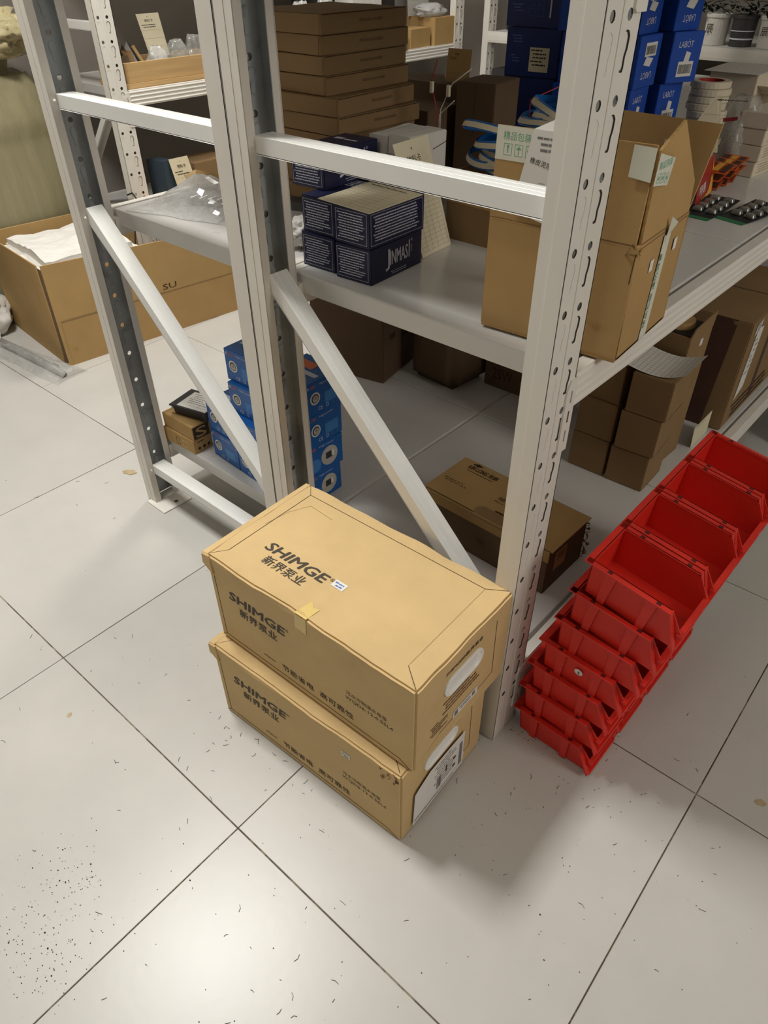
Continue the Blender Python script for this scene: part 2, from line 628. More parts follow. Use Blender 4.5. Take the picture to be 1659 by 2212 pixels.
def filled(loops):
    bm = bmesh.new()
    es = []
    for L in loops:
        vs_ = [bm.verts.new((a, b, 0)) for a, b in L]
        for k in range(len(vs_)):
            es.append(bm.edges.new((vs_[k], vs_[(k + 1) % len(vs_)])))
    bmesh.ops.triangle_fill(bm, edges=es, use_beauty=True, use_dissolve=False)
    bm.verts.index_update()
    V = [(v.co.x, v.co.y) for v in bm.verts]
    F = [[v.index for v in f.verts] for f in bm.faces]
    bm.free()
    return V, F


C1, C2 = 0.016, 0.0525
c1, c2 = circle(C1, 0.0625, 0.0056), circle(C2, 0.0625, 0.0056)
k1, k2 = keyhole(C1, 0.0505), keyhole(C2, 0.0505)
RECT = [(0, 0), (PW, 0), (PW, PITCH), (0, PITCH)]
V_OUT, F_OUT = filled([RECT, c1, c2, k1, k2])
V_IN, F_IN = filled([RECT, c1, c2])


def post_mesh(name, s, H, paint, z0=0.434):
    """upright whose perforated face looks along s*x; local origin at the face's front (-y) edge; z0 sets the hole phase"""
    b = MB()
    T = 0.002
    n = int(H / PITCH)
    ph = (z0 - 0.0625) % PITCH
    lo = ph

    def web(u, v, d):
        return (-s * d, u, v)
    for k in range(n):
        z = lo + k * PITCH
        for (VV, FF, d, m) in ((V_OUT, F_OUT, 0, paint), (V_IN, F_IN, T, GALV)):
            i = len(b.v)
            b.v += [web(u, v + z, d) for u, v in VV]
            for f in FF:
                b.f.append(tuple(i + q for q in f))
                b.m.append(b.mi(m))
        for loop, d, m in ((c1, T, CUT), (c2, T, CUT), (k1, 0.0006, paint), (k2, 0.0017, CUT)):
            L = len(loop)
            i = len(b.v)
            b.v += [web(u, v + z, 0) for u, v in loop] + [web(u, v + z, d) for u, v in loop]
            for q in range(L):
                b.f.append((i + q, i + (q + 1) % L, i + L + (q + 1) % L, i + L + q))
                b.m.append(b.mi(m))
            if d != T:
                sc = 0.80 if d > 0.001 else 1.0
                cu = sum(p_[0] for p_ in loop) / L
                cv = sum(p_[1] for p_ in loop) / L
                j = len(b.v)
                b.v += [web(cu + (u - cu) * sc, cv + (v - cv) * (sc + 1) / 2 + z, d) for u, v in loop]
                for q in range(L):
                    b.f.append((i + L + q, i + L + (q + 1) % L, j + (q + 1) % L, j + q))
                    b.m.append(b.mi(m))
                b.f.append(tuple(j + q for q in range(L)))
                b.m.append(b.mi(paint))
        # punched blisters seen on the inside of the web
        for kk in (k1, k2):
            i = len(b.v)
            cu = sum(p[0] for p in kk) / len(kk)
            cv = sum(p[1] for p in kk) / len(kk)
            b.v += [web(u, v + z, T) for u, v in kk] + [web(cu + (u - cu) * 0.8, cv + (v - cv) * 0.9 + z, T + 0.0022) for u, v in kk]
            L = len(kk)
            for q in range(L):
                b.f.append((i + q, i + (q + 1) % L, i + L + (q + 1) % L, i + L + q))
                b.m.append(b.mi(GALV))
            b.f.append(tuple(i + L + q for q in range(L)))
            b.m.append(b.mi(GALV))
    z1 = lo + n * PITCH

    def quad(p, m):
        b.poly(p, m)
    # plain web below the first cell
    if lo > 0:
        quad([web(0, 0, 0), web(PW, 0, 0), web(PW, lo, 0), web(0, lo, 0)], paint)
        quad([web(0, 0, T), web(PW, 0, T), web(PW, lo, T), web(0, lo, T)], GALV)

    def slab(u0, u1, d0, d1, m):
        x0, x1 = sorted((-s * d0, -s * d1))
        b.box(x0, x1, u0, u1, 0, z1, m)
    for (ua, ub) in ((0, T), (PW - T, PW)):
        slab(ua, ub, 0, PD * 0.55, paint)
        off = 0.0007 if ua == 0 else -0.0007
        slab(ua + off, ub + off, PD * 0.55, PD, paint)             # stepped flange
        gi = (T, T + 0.0003) if ua == 0 else (PW - T - 0.0003, PW - T)
        slab(gi[0], gi[1], T, PD * 0.55, GALV)
    slab(0.0016, 0.0185, PD - T, PD, paint)                       # return lips
    slab(PW - 0.0165, PW - 0.0016, PD - T, PD, paint)
    slab(PW / 2 - 0.004, PW / 2 - 0.001, -0.0011, 0.0004, paint)  # swaged ribs of the face
    slab(0.0015, 0.0035, -0.0008, 0.0004, paint)
    return b.mesh(name, fix=False)


_posts = {}


def post(parent, s, x, y, H, paint, rootloc, name='upright'):
    key = (s, H, paint.name)
    if key not in _posts:
        _posts[key] = post_mesh('upright', s, H, paint)
    o = link(name, _posts[key], parent)
    o.location = (x - rootloc[0], y - rootloc[1], 0.003 - rootloc[2])
    return o


def cbrace(parent, p0, p1, y0, y1, rl, name='brace', t=0.026, m=None):
    """C-channel brace in the plane of an end frame; p0, p1 = (x, z) along the middle of its upper face"""
    m = m or BRACE
    d = Vector((p1[0] - p0[0], p1[1] - p0[1])).normalized()
    n = Vector((-d.y, d.x))
    if n.y < 0:
        n = -n
    b = MB()

    def P(a, y, k):
        q = Vector(a) - n * k
        return (q.x - rl[0], y - rl[1], q.y - rl[2])
    W = 0.002

    def bar(ya, yb, ka, kb):
        b.hexa([P(p0, ya, kb), P(p1, ya, kb), P(p1, yb, kb), P(p0, yb, kb), P(p0, ya, ka), P(p1, ya, ka), P(p1, yb, ka), P(p0, yb, ka)], m)
    ym = (y0 + y1) / 2
    bar(y0, y1, 0, W)
    bar(y0, y0 + W, W * 0.5, t)
    bar(y1 - W, y1, W * 0.5, t)
    bar(ym - 0.008, ym - 0.0065, -0.0003, 0.0002)                # rolled line on the upper face
    bar(ym + 0.0065, ym + 0.008, -0.0003, 0.0002)
    bar(y0, y0 + 0.006, t - W, t)
    return b.build(name, parent, bev=0.0006, seg=1)


def bolt(parent, x, y, z, rl, r=0.0065):
    b = MB()
    b.lathe([(r, 0.0), (r * 0.95, 0.0016), (r * 0.6, 0.0036), (0.0001, 0.0045)], WHITE, 10)
    b.xform(Matrix.Translation((x - rl[0], y - rl[1], z - rl[2])) @ Matrix.Rotation(PI / 2, 4, 'X'))
    return b.build('bolt', parent, smooth=True, fix=False)


BEAM_H = 0.055


def beam(parent, s, x, y0, y1, zt, rl, m=None):
    """ridged box beam along y, its face looking along s*x; hooks and lips at both ends are sub-parts"""
    m = m or WHITE
    b = MB()
    D = 0.040
    zb = zt - BEAM_H
    prof = [(-D, 0), (0, 0)]
    n = 4
    for k in range(n):
        a = k / n
        c = (k + 1) / n
        prof += [(0, BEAM_H * (a + 0.04)), (0.0022, BEAM_H * (a + 0.09)), (0.0022, BEAM_H * (c - 0.12)), (0, BEAM_H * (c - 0.06))]
    prof += [(0, BEAM_H), (-0.020, BEAM_H), (-0.020, BEAM_H - 0.017), (-D, BEAM_H - 0.017)]
    P = [(x + s * u - rl[0], zb + v - rl[2]) for u, v in prof]
    b.prism(P, 'y', y0 - rl[1], y1 - rl[1], m)
    o = b.build('beam', parent)
    for ya, yb, e in ((y0 - 0.023, y0 + 0.002, 1), (y1 - 0.002, y1 + 0.023, -1)):
        c = MB()
        xo = x - rl[0]
        z0, z1 = zt - 0.123 - rl[2], zt - 0.005 - rl[2]
        cut = 0.014
        yin, yout = (yb, ya) if e > 0 else (ya, yb)
        pr = [(yin - rl[1], z0), (yin - rl[1], z1), (yout + e * 0.008 - rl[1], z1), (yout - rl[1], z1 - cut), (yout - rl[1], z0 + 0.004), (yout + e * 0.004 - rl[1], z0)]
        c.prism(pr, 'x', min(xo, xo + s * 0.003), max(xo, xo + s * 0.003), m)
        for zz in (z0 + 0.028, z0 + 0.06, z0 + 0.092):
            ym = (yin + yout) / 2 - rl[1]
            c.box(min(xo + s * 0.003, xo + s * 0.0038), max(xo + s * 0.003, xo + s * 0.0038), ym - 0.0012, ym + 0.0012, zz - 0.009, zz + 0.009, CUT if zz == z0 + 0.06 else GREY_BIN)
        c.build('beam_hook', o)
    return o


def panels(parent, x0, x1, ys, zt, rl, m, H=0.036):
    for ya, yb in ys:
        b = MB()
        b.box(x0 - rl[0], x1 - rl[0], ya + 0.0012 - rl[1], yb - 0.0012 - rl[1], zt - H - rl[2], zt - rl[2], m)
        b.build('shelf_panel', parent, bev=0.0028, seg=2)


def end_frame(root, rl, xl, xr, y0, far):
    """rails and diagonals between the posts at xl and xr (inner faces)"""
    ya, yb = y0 + 0.017, y0 + 0.055
    if not far:
        cbrace(root, (xl, 1.016), (xr, 1.016), ya, yb, rl)
    cbrace(root, (xl, 0.127), (xr, 0.127), ya, yb, rl)
    dz = xr - xl - 0.012
    cbrace(root, (xl + 0.004, 0.803), (xr - 0.006, 0.803 - dz * 0.985), ya, yb, rl)
    cbrace(root, (xl + 0.004, 1.205), (xr - 0.006, 1.205 + dz * 0.985), ya, yb, rl)
    for z in (1.004, 0.112, 0.782):
        bolt(root, xl + 0.001, y0 + 0.012, z, rl, 0.0042)


def foot(root, x0, x1, y0, y1, rl, holes):
    b = MB()
    b.box(x0 - rl[0], x1 - rl[0], y0 - rl[1], y1 - rl[1], 0.0005, 0.0035, WHITE)
    for hx, hy in holes:
        b.lathe([(0.0001, 0.0037), (0.006, 0.0037)], CUT, 10, (hx - rl[0], hy - rl[1], 0))
    b.build('foot_plate', root, fix=False)


Y0, Y1, YF = -0.155, -0.077, 2.70
SEAMS = [(-0.066, 0.606), (0.606, 1.28), (1.28, 1.965), (1.965, YF - 0.01)]

# --- right hand rack: posts at x 0.848 and 1.4485
ra = (1.15, 0.95, 0)
rackA = thing('storage_rack', 'white boltless storage rack on the right, with the perforated post beside the red bins', 'rack', ra)
for y in (Y0, YF):
    post(rackA, 1, 1.4485, y, 2.1, WHITE, ra)
    post(rackA, -1, 0.8505, y, 2.1, WHITE_WORN, ra)
end_frame(rackA, ra, 0.887, 1.4095, Y0, False)
end_frame(rackA, ra, 0.887, 1.4095, YF, True)
for zt in (0.175, 0.783, 1.31):
    beam(rackA, 1, 1.4485, Y1 + 0.001, YF - 0.001, zt + 0.001, ra)
    beam(rackA, -1, 0.8505, Y1 + 0.001, YF - 0.001, zt - 0.002 if zt < 0.5 else zt + 0.001, ra)
    panels(rackA, 0.8515 if zt < 0.5 else 0.862, 1.420, SEAMS, zt, ra, SHELF if zt > 0.5 else SHELF_DIRTY)
for x in (0.848, 1.4095):
    for y in (Y0, YF):
        foot(rackA, x, x + 0.039, y, y + 0.078, ra, [])

# --- left hand rack: posts at x 0.250 and 0.847
rb = (0.55, 0.95, 0)
rackB = thing('storage_rack', 'white storage rack on the left with two scuffed posts, standing back to back with another', 'rack', rb)
for y in (Y0, YF):
    post(rackB, -1, 0.250, y, 2.1, WHITE_WORN, rb)
    post(rackB, 1, 0.8455, y, 2.1, WHITE_WORN, rb)
end_frame(rackB, rb, 0.289, 0.808, Y0, False)
end_frame(rackB, rb, 0.289, 0.808, YF, True)
for zt in (0.175, 0.783, 1.31):
    beam(rackB, -1, 0.250, Y1 + 0.001, YF - 0.001, zt + 0.001, rb)
    beam(rackB, 1, 0.8455, Y1 + 0.001, YF - 0.001, zt - 0.002 if zt < 0.5 else zt + 0.001, rb)
    panels(rackB, 0.273, 0.8435 if zt < 0.5 else 0.833, SEAMS, zt, rb, SHELF_DIRTY)
foot(rackB, 0.262, 0.345, Y0 - 0.012, Y1 + 0.004, rb, [(0.325, -0.112)])
for x, y in ((0.808, Y0), (0.25, YF), (0.808, YF)):
    foot(rackB, x, x + 0.039, y, y + 0.078, rb, [])

# --- rack across the left aisle (x below -1.0), with the wooden tray
rc = (-1.3, 1.8, 0)
rackC = thing('storage_rack', 'white rack across the left aisle carrying the wooden tray of parts', 'rack', rc)
CY0, CY1 = 0.711, 2.86
for y in (CY0, CY1):
    post(rackC, 1, -1.0, y, 2.1, WHITE, rc)
    post(rackC, -1, -1.6, y, 2.1, WHITE, rc)
cbrace(rackC, (-1.561, 1.02), (-1.039, 1.02), CY0 + 0.02, CY0 + 0.058, rc)
cbrace(rackC, (-1.561, 0.13), (-1.039, 0.13), CY0 + 0.02, CY0 + 0.058, rc)
cbrace(rackC, (-1.557, 0.3), (-1.043, 0.803), CY0 + 0.02, CY0 + 0.058, rc)
for zt in (0.30, 0.80, 1.4):
    beam(rackC, 1, -1.0, CY0 + PW, CY1, zt + 0.001, rc)
    beam(rackC, -1, -1.6, CY0 + PW, CY1, zt + 0.001, rc)
    panels(rackC, -1.577, -1.0225, [(CY0 + PW + 0.01, 1.5), (1.5, 2.2), (2.2, CY1 - 0.01)], zt, rc, SHELF_DIRTY)

# --- rack along the back wall, facing the camera
rd = (0.2, 3.4, 0)
rackD = thing('storage_rack', 'white rack along the far wall holding the white buckets', 'rack', rd)
DY = 3.08
for x in (-0.93, 1.9):
    for y in (DY, DY + 0.55):
        o = post(rackD, 1, x, y, 2.1, WHITE, rd)
for zt in (0.30, 0.845, 1.4):
    for y in (DY, DY + 0.59):
        b = MB()
        b.prism([(y - rd[1], zt - 0.052), (y + 0.036 - rd[1], zt - 0.052), (y + 0.036 - rd[1], zt - 0.012), (y + 0.02 - rd[1], zt - 0.012), (y + 0.02 - rd[1], zt), (y - rd[1], zt), (y - 0.002 - rd[1], zt - 0.02), (y - 0.002 - rd[1], zt - 0.04)], 'x', -0.93 - rd[0], 1.862 - rd[0], WHITE)
        b.build('beam', rackD)
    for xa, xb in ((-0.92, -0.3), (-0.3, 0.33), (0.33, 1.0), (1.0, 1.86)):
        b = MB()
        b.box(xa + 0.001 - rd[0], xb - 0.001 - rd[0], DY + 0.021 - rd[1], DY + 0.588 - rd[1], zt - 0.036, zt - 0.0005, SHELF_DIRTY)
        b.build('shelf_panel', rackD, bev=0.002, seg=1)

# ================================================================== PUMP CARTONS
UD = (0.466, 0.262, 0.209)


def pump_carton(label, corner, z, yaw, dims, upper):
    dx, dy, dz = dims
    cx, cy = from_corner(corner[0], corner[1], dx, dy, yaw)
    r = thing('pump_carton', label, 'carton', (cx, cy, z), yaw)
    me = carton_mesh('body', dx, dy, dz, KRAFT, wob=0.0028 if upper else 0.0024, bev=0.004, cuts=22, seed=3 if upper else 11)
    link('body', me, r)
    # lid flap ends that stick out past the left end
    b = MB()
    L = -dx / 2
    b.hexa([(L - 0.012, -dy / 2 - 0.002, dz - 0.026), (L + 0.016, -dy / 2 - 0.004, dz - 0.040), (L + 0.016, -dy / 2 + 0.0005, dz - 0.040), (L - 0.010, -dy / 2 + 0.002, dz - 0.026),
            (L - 0.012, -dy / 2 - 0.001, dz - 0.004), (L + 0.010, -dy / 2 - 0.002, dz + 0.0005), (L + 0.010, -dy / 2 + 0.002, dz + 0.001), (L - 0.010, -dy / 2 + 0.003, dz - 0.003)], KRAFT)
    b.hexa([(L - 0.010, -dy / 2 + 0.002, dz - 0.010), (L + 0.004, -dy / 2 + 0.002, dz - 0.012), (L + 0.004, dy / 2 - 0.004, dz - 0.012), (L - 0.010, dy / 2 - 0.002, dz - 0.008),
            (L - 0.011, -dy / 2 + 0.001, dz - 0.001), (L + 0.004, -dy / 2 + 0.001, dz + 0.0008), (L + 0.004, dy / 2 - 0.002, dz + 0.0008), (L - 0.010, dy / 2 - 0.002, dz - 0.001)], KRAFT)
    b.build('lid_flap', r, bev=0.0012, seg=1)
    s = MB()
    F = faces_of(s, dx, dy, dz)
    T, Fr, Rt = F['top'], F['front'], F['right']
    a, bb = 0.026, 0.040
    # slits between the folded panels
    T.line(a, dy - a, dx - bb, dy - a, 0.0011, SLIT)
    T.line(a, dy - a, a - 0.001, 0.034, 0.0011, SLIT)
    T.line(a, dy - a, 0.004, dy - 0.003, 0.0009, SLIT)
    T.line(a, 0.034, 0.004, 0.004, 0.0007, INK2)
    T.line(dx - bb, dy - a, dx - 0.004, dy - 0.003, 0.0009, SLIT)
    T.line(dx - bb, 0.032, dx - 0.004, 0.004, 0.0011, SLIT)
    T.line(dx - bb, 0.034, dx - bb, dy - a, 0.0004, INK2)
    T.line(0.05, dy - 0.05, 0.03, dy - 0.09, 0.0005, INK2)
    T.line(0.05, dy - 0.05, 0.11, dy - 0.055, 0.0005, INK2)
    T.line(0.03, dy - 0.09, 0.022, dy - 0.14, 0.0005, INK2)
    Fr.line(0.014, dz - 0.045, 0.016, 0.014, 0.0013, SLIT)
    Fr.line(0.016, 0.014, dx - 0.03, 0.016, 0.0013, SLIT)
    Fr.line(dx - 0.03, 0.016, dx - 0.004, 0.003, 0.0013, SLIT)
    Fr.line(0.016, 0.014, 0.002, 0.003, 0.001, SLIT)
    Rt.line(dy - 0.047, dz - 0.03, dy - 0.042, 0.042, 0.0012, SLIT)
    Rt.line(dy - 0.042, 0.042, 0.066, 0.036, 0.0011, SLIT)
    Rt.line(0.066, 0.036, 0.03, 0.02, 0.0006, INK2)
    s.build('panel_slit', r, fix=False)
    def block(face, *args, **kw):
        q_ = MB()
        f_ = faces_of(q_, dx, dy, dz)[face]
        (f_.micro if kw.pop('fine', False) else f_.text)(*args, **kw)
        return q_.build('lettering', r, fix=False)
    Rt = faces_of(MB(), dx, dy, dz)['right']
    u0 = 0.048
    block('top', 'SHIMGE', 0.069, 0.075, 0.142, 0.021, INK, bold=0.058, shear=0.14)
    block('top', '®', 0.214, 0.088, 0.008, 0.008, INK)
    block('top', '新界泵业', 0.089, 0.047, 0.096, 0.021, INK, bold=0.022, shear=0.08)
    block('front', 'SHIMGE', u0, 0.128, 0.142, 0.021, INK, bold=0.058, shear=0.14)
    block('front', '®', u0 + 0.144, 0.144, 0.007, 0.007, INK)
    block('front', '新界泵业', u0 + 0.022, 0.098, 0.096, 0.021, INK, bold=0.022, shear=0.08)
    block('front', '节能省电', 0.170, 0.029, 0.077, 0.0155, INK_D, bold=0.008)
    block('front', '高可靠性', 0.262, 0.029, 0.077, 0.0155, INK_D, bold=0.008)
    block('front', '污水污物潜水电泵', 0.325, 0.090, 0.086, 0.0098, INK_D)
    block('front', 'WQD6-12-0.55L4', 0.323, 0.076, 0.100, 0.0088, INK_D)
    block('front', 0.122, 0.036, 0.032, 1, 0.0065, INK2, random.Random(4), fine=True)
    block('right', 'SHIMGE®新界泵业', 0.074, 0.172, 0.100, 0.0090, INK_D, bold=0.02, shear=0.1)
    block('right', 0.072, 0.108, 0.105, 4, 0.0085, INK2, random.Random(5), ragged=0.5, fine=True)
    block('right', 0.040, 0.074, 0.05, 5, 0.006, INK2, random.Random(6), ragged=0.7, fine=True)
    # oval handle with a raised white rim and a recess
    g = MB()
    hu, hv, hw, hh = (0.124, 0.139, 0.106, 0.043) if upper else (0.112, 0.160, 0.100, 0.038)

    def stad(wd, ht, d, n=10):
        rr = ht / 2
        pts = []
        for k in range(n + 1):
            aa = -PI / 2 + PI * k / n
            pts.append((hu + wd / 2 - rr + rr * math.cos(aa), hv + rr * math.sin(aa), d))
        for k in range(n + 1):
            aa = PI / 2 + PI * k / n
            pts.append((hu - wd / 2 + rr + rr * math.cos(aa), hv + rr * math.sin(aa), d))
        return [Rt.P(a_, b_, c_) for a_, b_, c_ in pts]
    rings = [stad(hw, hh, -0.0004), stad(hw, hh, 0.0026), stad(hw - 0.003, hh - 0.003, 0.0036), stad(hw - 0.010, hh - 0.010, 0.0036), stad(hw - 0.015, hh - 0.015, 0.0006), stad(hw - 0.020, hh - 0.020, 0.0003)]
    i = len(g.v)
    n = len(rings[0])
    for q in rings:
        g.v += [tuple(z_) for z_ in q]
    for k in range(len(rings) - 1):
        for q in range(n):
            g.f.append((i + k * n + q, i + k * n + (q + 1) % n, i + (k + 1) * n + (q + 1) % n, i + (k + 1) * n + q))
            g.m.append(g.mi(GRIP))
    g.f.append(tuple(i + 5 * n + q for q in range(n)))
    g.m.append(g.mi(GRIP))
    hd = g.build('handle', r)
    hd['label'] = 'white plastic oval hand grip'
    st = MB()
    F = faces_of(st, dx, dy, dz, 0.0007)
    if upper:
        F['top'].rect(0.222, 0.082, 0.026, 0.016, PAPER)
        F['top'].micro(0.225, 0.094, 0.020, 2, 0.006, LBLUE_L, random.Random(3), lift=0.0002)
        st.build('sticker', r, fix=False)['label'] = 'small white price sticker'
        st = MB()
        F = faces_of(st, dx, dy, dz, 0.0007)
        F['right'].rect(0.104, 0.034, 0.070, 0.019, PAPER)
        F['right'].rect(0.107, 0.037, 0.010, 0.013, PAPER_LINE, 0.0002)
        F['right'].micro(0.121, 0.048, 0.034, 2, 0.0055, PAPER_LINE, random.Random(8), lift=0.0002)
        F['right'].rect(0.158, 0.039, 0.009, 0.010, PAPER_LINE, 0.0002)
        st.build('sticker', r, fix=False)['label'] = 'long white serial number sticker'
        tp = MB()
        F = faces_of(tp, dx, dy, dz, 0.0009)
        F['top'].poly([(0.220, 0), (0.246, 0), (0.249, 0.030), (0.238, 0.026), (0.226, 0.036)], TAPE)
        F['front'].poly([(0.219, dz - 0.034), (0.244, dz - 0.036), (0.246, dz), (0.220, dz)], TAPE)
        tp.build('tape', r, fix=False)['label'] = 'strip of yellowish tape over the edge'
    else:
        F['front'].rect(0.325, 0.150, 0.020, 0.013, PAPER)
        F['front'].micro(0.327, 0.159, 0.015, 2, 0.005, PAPER_LINE, random.Random(3), lift=0.0002)
        st.build('sticker', r, fix=False)['label'] = 'small white price sticker'
        sh = MB()
        F = faces_of(sh, dx, dy, dz, 0.0042)['right']
        F.poly([(0.030, 0.016), (0.187, 0.020), (0.190, 0.052), (0.186, 0.062), (0.188, 0.124), (0.146, 0.128), (0.078, 0.131), (0.044, 0.118), (0.034, 0.112)], PAPER)
        rg = random.Random(12)
        F.micro(0.092, 0.118, 0.074, 9, 0.0085, PAPER_LINE, rg, ragged=0.6, lift=0.0002, h=0.4)
        F.barcode(0.102, 0.040, 0.012, 0.036, DARKP, rg, 0.0002)
        F.rect(0.128, 0.064, 0.005, 0.022, INK, 0.0002)
        F.rect(0.152, 0.048, 0.009, 0.008, INK, 0.0002)
        F.rect(0.152, 0.072, 0.009, 0.008, INK, 0.0002)
        F.rect(0.172, 0.030, 0.010, 0.070, PAPER_LINE, 0.0002)
        F.line(0.032, 0.028, 0.186, 0.032, 0.001, PAPER_LINE, 0.0002)
        F.micro(0.036, 0.027, 0.14, 1, 0.006, PAPER_LINE, rg, lift=0.0002)
        sh.build('shipping_label', r, fix=False)['label'] = 'white shipping label with print'
        tr = MB()
        X, Y = dx / 2, -dy / 2
        rg = random.Random(2)
        for k in range(9):
            c = Vector((X - 0.006 - rg.random() * 0.030, Y - 0.0015, dz - 0.004 - rg.random() * 0.020))
            e = 0.004 + rg.random() * 0.006
            tr.plate([c + Vector((rg.uniform(-e, e), rg.uniform(-0.002, 0.001), rg.uniform(-e, e))) for _ in range(4)], 0.0008, TORN if k % 3 else SLIT)
        tr.build('torn_corner', r)
    return r


pump_carton('upper tan SHIMGE pump carton with tape on its lid edge, stacked on another', (1.4535, -0.4115), 0.2065, 2.0, UD, True)
pump_carton('lower tan SHIMGE pump carton with a big white shipping label, on the floor', (1.4445, -0.431), 0.0, 3.3, (0.455, 0.257, 0.2035), False)

# ================================================================== RED PICKING BINS
BW, BL, BH = 0.120, 0.172, 0.0715


def bin_meshes():
    b = MB()
    T = 0.0022
    hw = BW / 2
    # side profile (x from back to front, z)
    def side(sg):
        yo, yt = sg * (hw - 0.0135), sg * (hw - 0.0085)

        def p(x, z, inset=0.0):
            k = z / BH
            return (x, yo + (yt - yo) * k - sg * inset, z)
        prof = [(0.010, 0), (0.158, 0), (0.165, 0.034), (0.137, BH), (0.004, BH)]
        A = [p(x, z) for x, z in prof]
        B = [p(x, z, T) for x, z in prof]
        b.poly(A, RED)
        b.poly(list(reversed(B)), RED)
        for k in range(5):
            j = (k + 1) % 5
            b.poly([A[j], A[k], B[k], B[j]], RED)
    side(1)
    side(-1)
    yi0, yi1 = hw - 0.0135, hw - 0.0085
    b.hexa([(0.010, -yi0, 0), (0.012, -yi0, 0), (0.012, yi0, 0), (0.010, yi0, 0), (0.004, -yi1, BH), (0.006, -yi1, BH), (0.006, yi1, BH), (0.004, yi1, BH)], RED)
    b.hexa([(0.010, -yi0, 0), (0.160, -yi0, 0), (0.160, yi0, 0), (0.010, yi0, 0), (0.010, -yi0, 0.0022), (0.160, -yi0, 0.0022), (0.160, yi0, 0.0022), (0.010, yi0, 0.0022)], RED)
    yf = hw - 0.0110
    b.hexa([(0.156, -yi0, 0), (0.1585, -yi0, 0), (0.1585, yi0, 0), (0.156, yi0, 0), (0.1625, -yf, 0.034), (0.166, -yf, 0.034), (0.166, yf, 0.034), (0.1625, yf, 0.034)], RED)
    body = b.mesh('body')
    # rim: flat flange round the top, following the sloped cheeks down to the front
    r = MB()
    o = hw
    rt = 0.0035

    def bar(p0, p1, ya, yb, t=rt):
        d = Vector((p1[0] - p0[0], 0, p1[1] - p0[1])).normalized()
        n = Vector((-d.z, 0, d.x))
        if n.z < 0:
            n = -n
        P = [Vector((p0[0], ya, p0[1])), Vector((p1[0], ya, p1[1])), Vector((p1[0], yb, p1[1])), Vector((p0[0], yb, p0[1]))]
        r.hexa([q - n * t for q in P] + P, RED)
    for sg in (1, -1):
        ya, yb = (o - 0.0115, o) if sg > 0 else (-o, -o + 0.0115)
        bar((-0.004, BH), (0.139, BH), ya, yb)
        bar((0.138, BH), (0.1675, 0.006), ya, yb, 0.003)
    bar((-0.006, BH), (0.0075, BH), -o, o)
    bar((0.1585, 0.036), (0.1675, 0.0355), -o + 0.009, o - 0.009, 0.004)
    r.hexa([(0.1575, -o + 0.009, 0.0), (0.1690, -o + 0.009, 0.002), (0.1690, o - 0.009, 0.002), (0.1575, o - 0.009, 0.0), (0.1575, -o + 0.009, 0.006), (0.1680, -o + 0.009, 0.007), (0.1680, o - 0.009, 0.007), (0.1575, o - 0.009, 0.006)], RED)
    rim = r.mesh('rim', bev=0.0005, seg=1)
    ribs = []
    for sg in (1, -1):
        for x in (0.040, 0.108):
            q = MB()
            y0, y1 = sg * (hw - 0.0085), sg * (hw - 0.0030)
            q.hexa([(x - 0.0062, y0 - sg * 0.006, 0.0), (x + 0.0062, y0 - sg * 0.006, 0.0), (x + 0.0062, y0, 0.0), (x - 0.0062, y0, 0.0),
                    (x - 0.0090, y1 - sg * 0.006, BH - 0.003), (x + 0.0090, y1 - sg * 0.006, BH - 0.003), (x + 0.0090, y1, BH - 0.003), (x - 0.0090, y1, BH - 0.003)], RED)
            ribs.append(q.mesh('rib'))
    slots = []
    for sg in (1, -1):
        for x in (0.032, 0.113):
            s = MB()
            s.box(x, x + 0.0075, sg * (o - 0.0055) - 0.003, sg * (o - 0.0055) + 0.003, BH - 0.001, BH + 0.0003, RED_SLOT_SHADE)  # solid dark block in the rim, coloured like a shaded hole
            slots.append(s.mesh('slot'))
    return body, rim, ribs, slots


bbody, brim, bribs, bslot = bin_meshes()
# back rim corner (x, z) and pitch in degrees, bottom bin first
BINS = [(1.4585, 0.0735, 0.0), (1.4605, 0.1455, 0.0), (1.4690, 0.2185, 1.2), (1.4835, 0.2910, 3.0), (1.5030, 0.3610, 4.6), (1.5175, 0.4350, 6.8), (1.5320, 0.5080, 8.4)]
ORD = ['lowest', 'second', 'third', 'fourth', 'fifth', 'sixth', 'topmost']
COLN = ['the stack nearest the post', 'the second stack from the post', 'the third stack from the post', 'the stack farthest from the post']
bin0 = None
for ci in range(4):
    for k, (bx, bz, pt) in enumerate(BINS):
        a = math.radians(pt)
        # local rim corner (-0.004, BH) must land on (bx, bz)
        lx, lz = -0.004, BH
        x = bx - (lx * math.cos(a) + lz * math.sin(a))
        z = bz - (-lx * math.sin(a) + lz * math.cos(a))
        y = -0.105 + BW / 2 + 0.1232 * ci
        lab = 'red picking bin, %s in %s' % (ORD[k], COLN[ci])
        if ci == 0 and k == 3:
            lab = 'red picking bin with a round white sticker, fourth in %s' % COLN[0]
        loc, rot = (x, y, max(0.0004, z)), (0, a, 0)
        if bin0 is None:
            bin0 = thing('picking_bin', lab, 'bin', loc, group='red picking bins stacked in a row', rot=rot)
            link('body', bbody, bin0)
            link('rim', brim, bin0)
            for m_ in bribs:
                link('rib', m_, bin0)
            for m_ in bslot:
                link('slot', m_, bin0)
        else:
            o = copy_thing(bin0, lab, loc, rot=rot)
            if ci == 0 and k == 3:
                stp = (o, (0.076, -BW / 2 + 0.0092, 0.040))
s = MB()
F = Face(s, stp[1], (1, 0, 0), (0, -0.07, 1), 0.0012)
F.disc(0, 0, 0.0078, PAPER, 0, 20)
F.line(-0.001, -0.0045, 0.0012, 0.0035, 0.0016, INK, 0.0002)
F.line(-0.001, -0.0045, 0.004, -0.0040, 0.0014, INK, 0.0002)
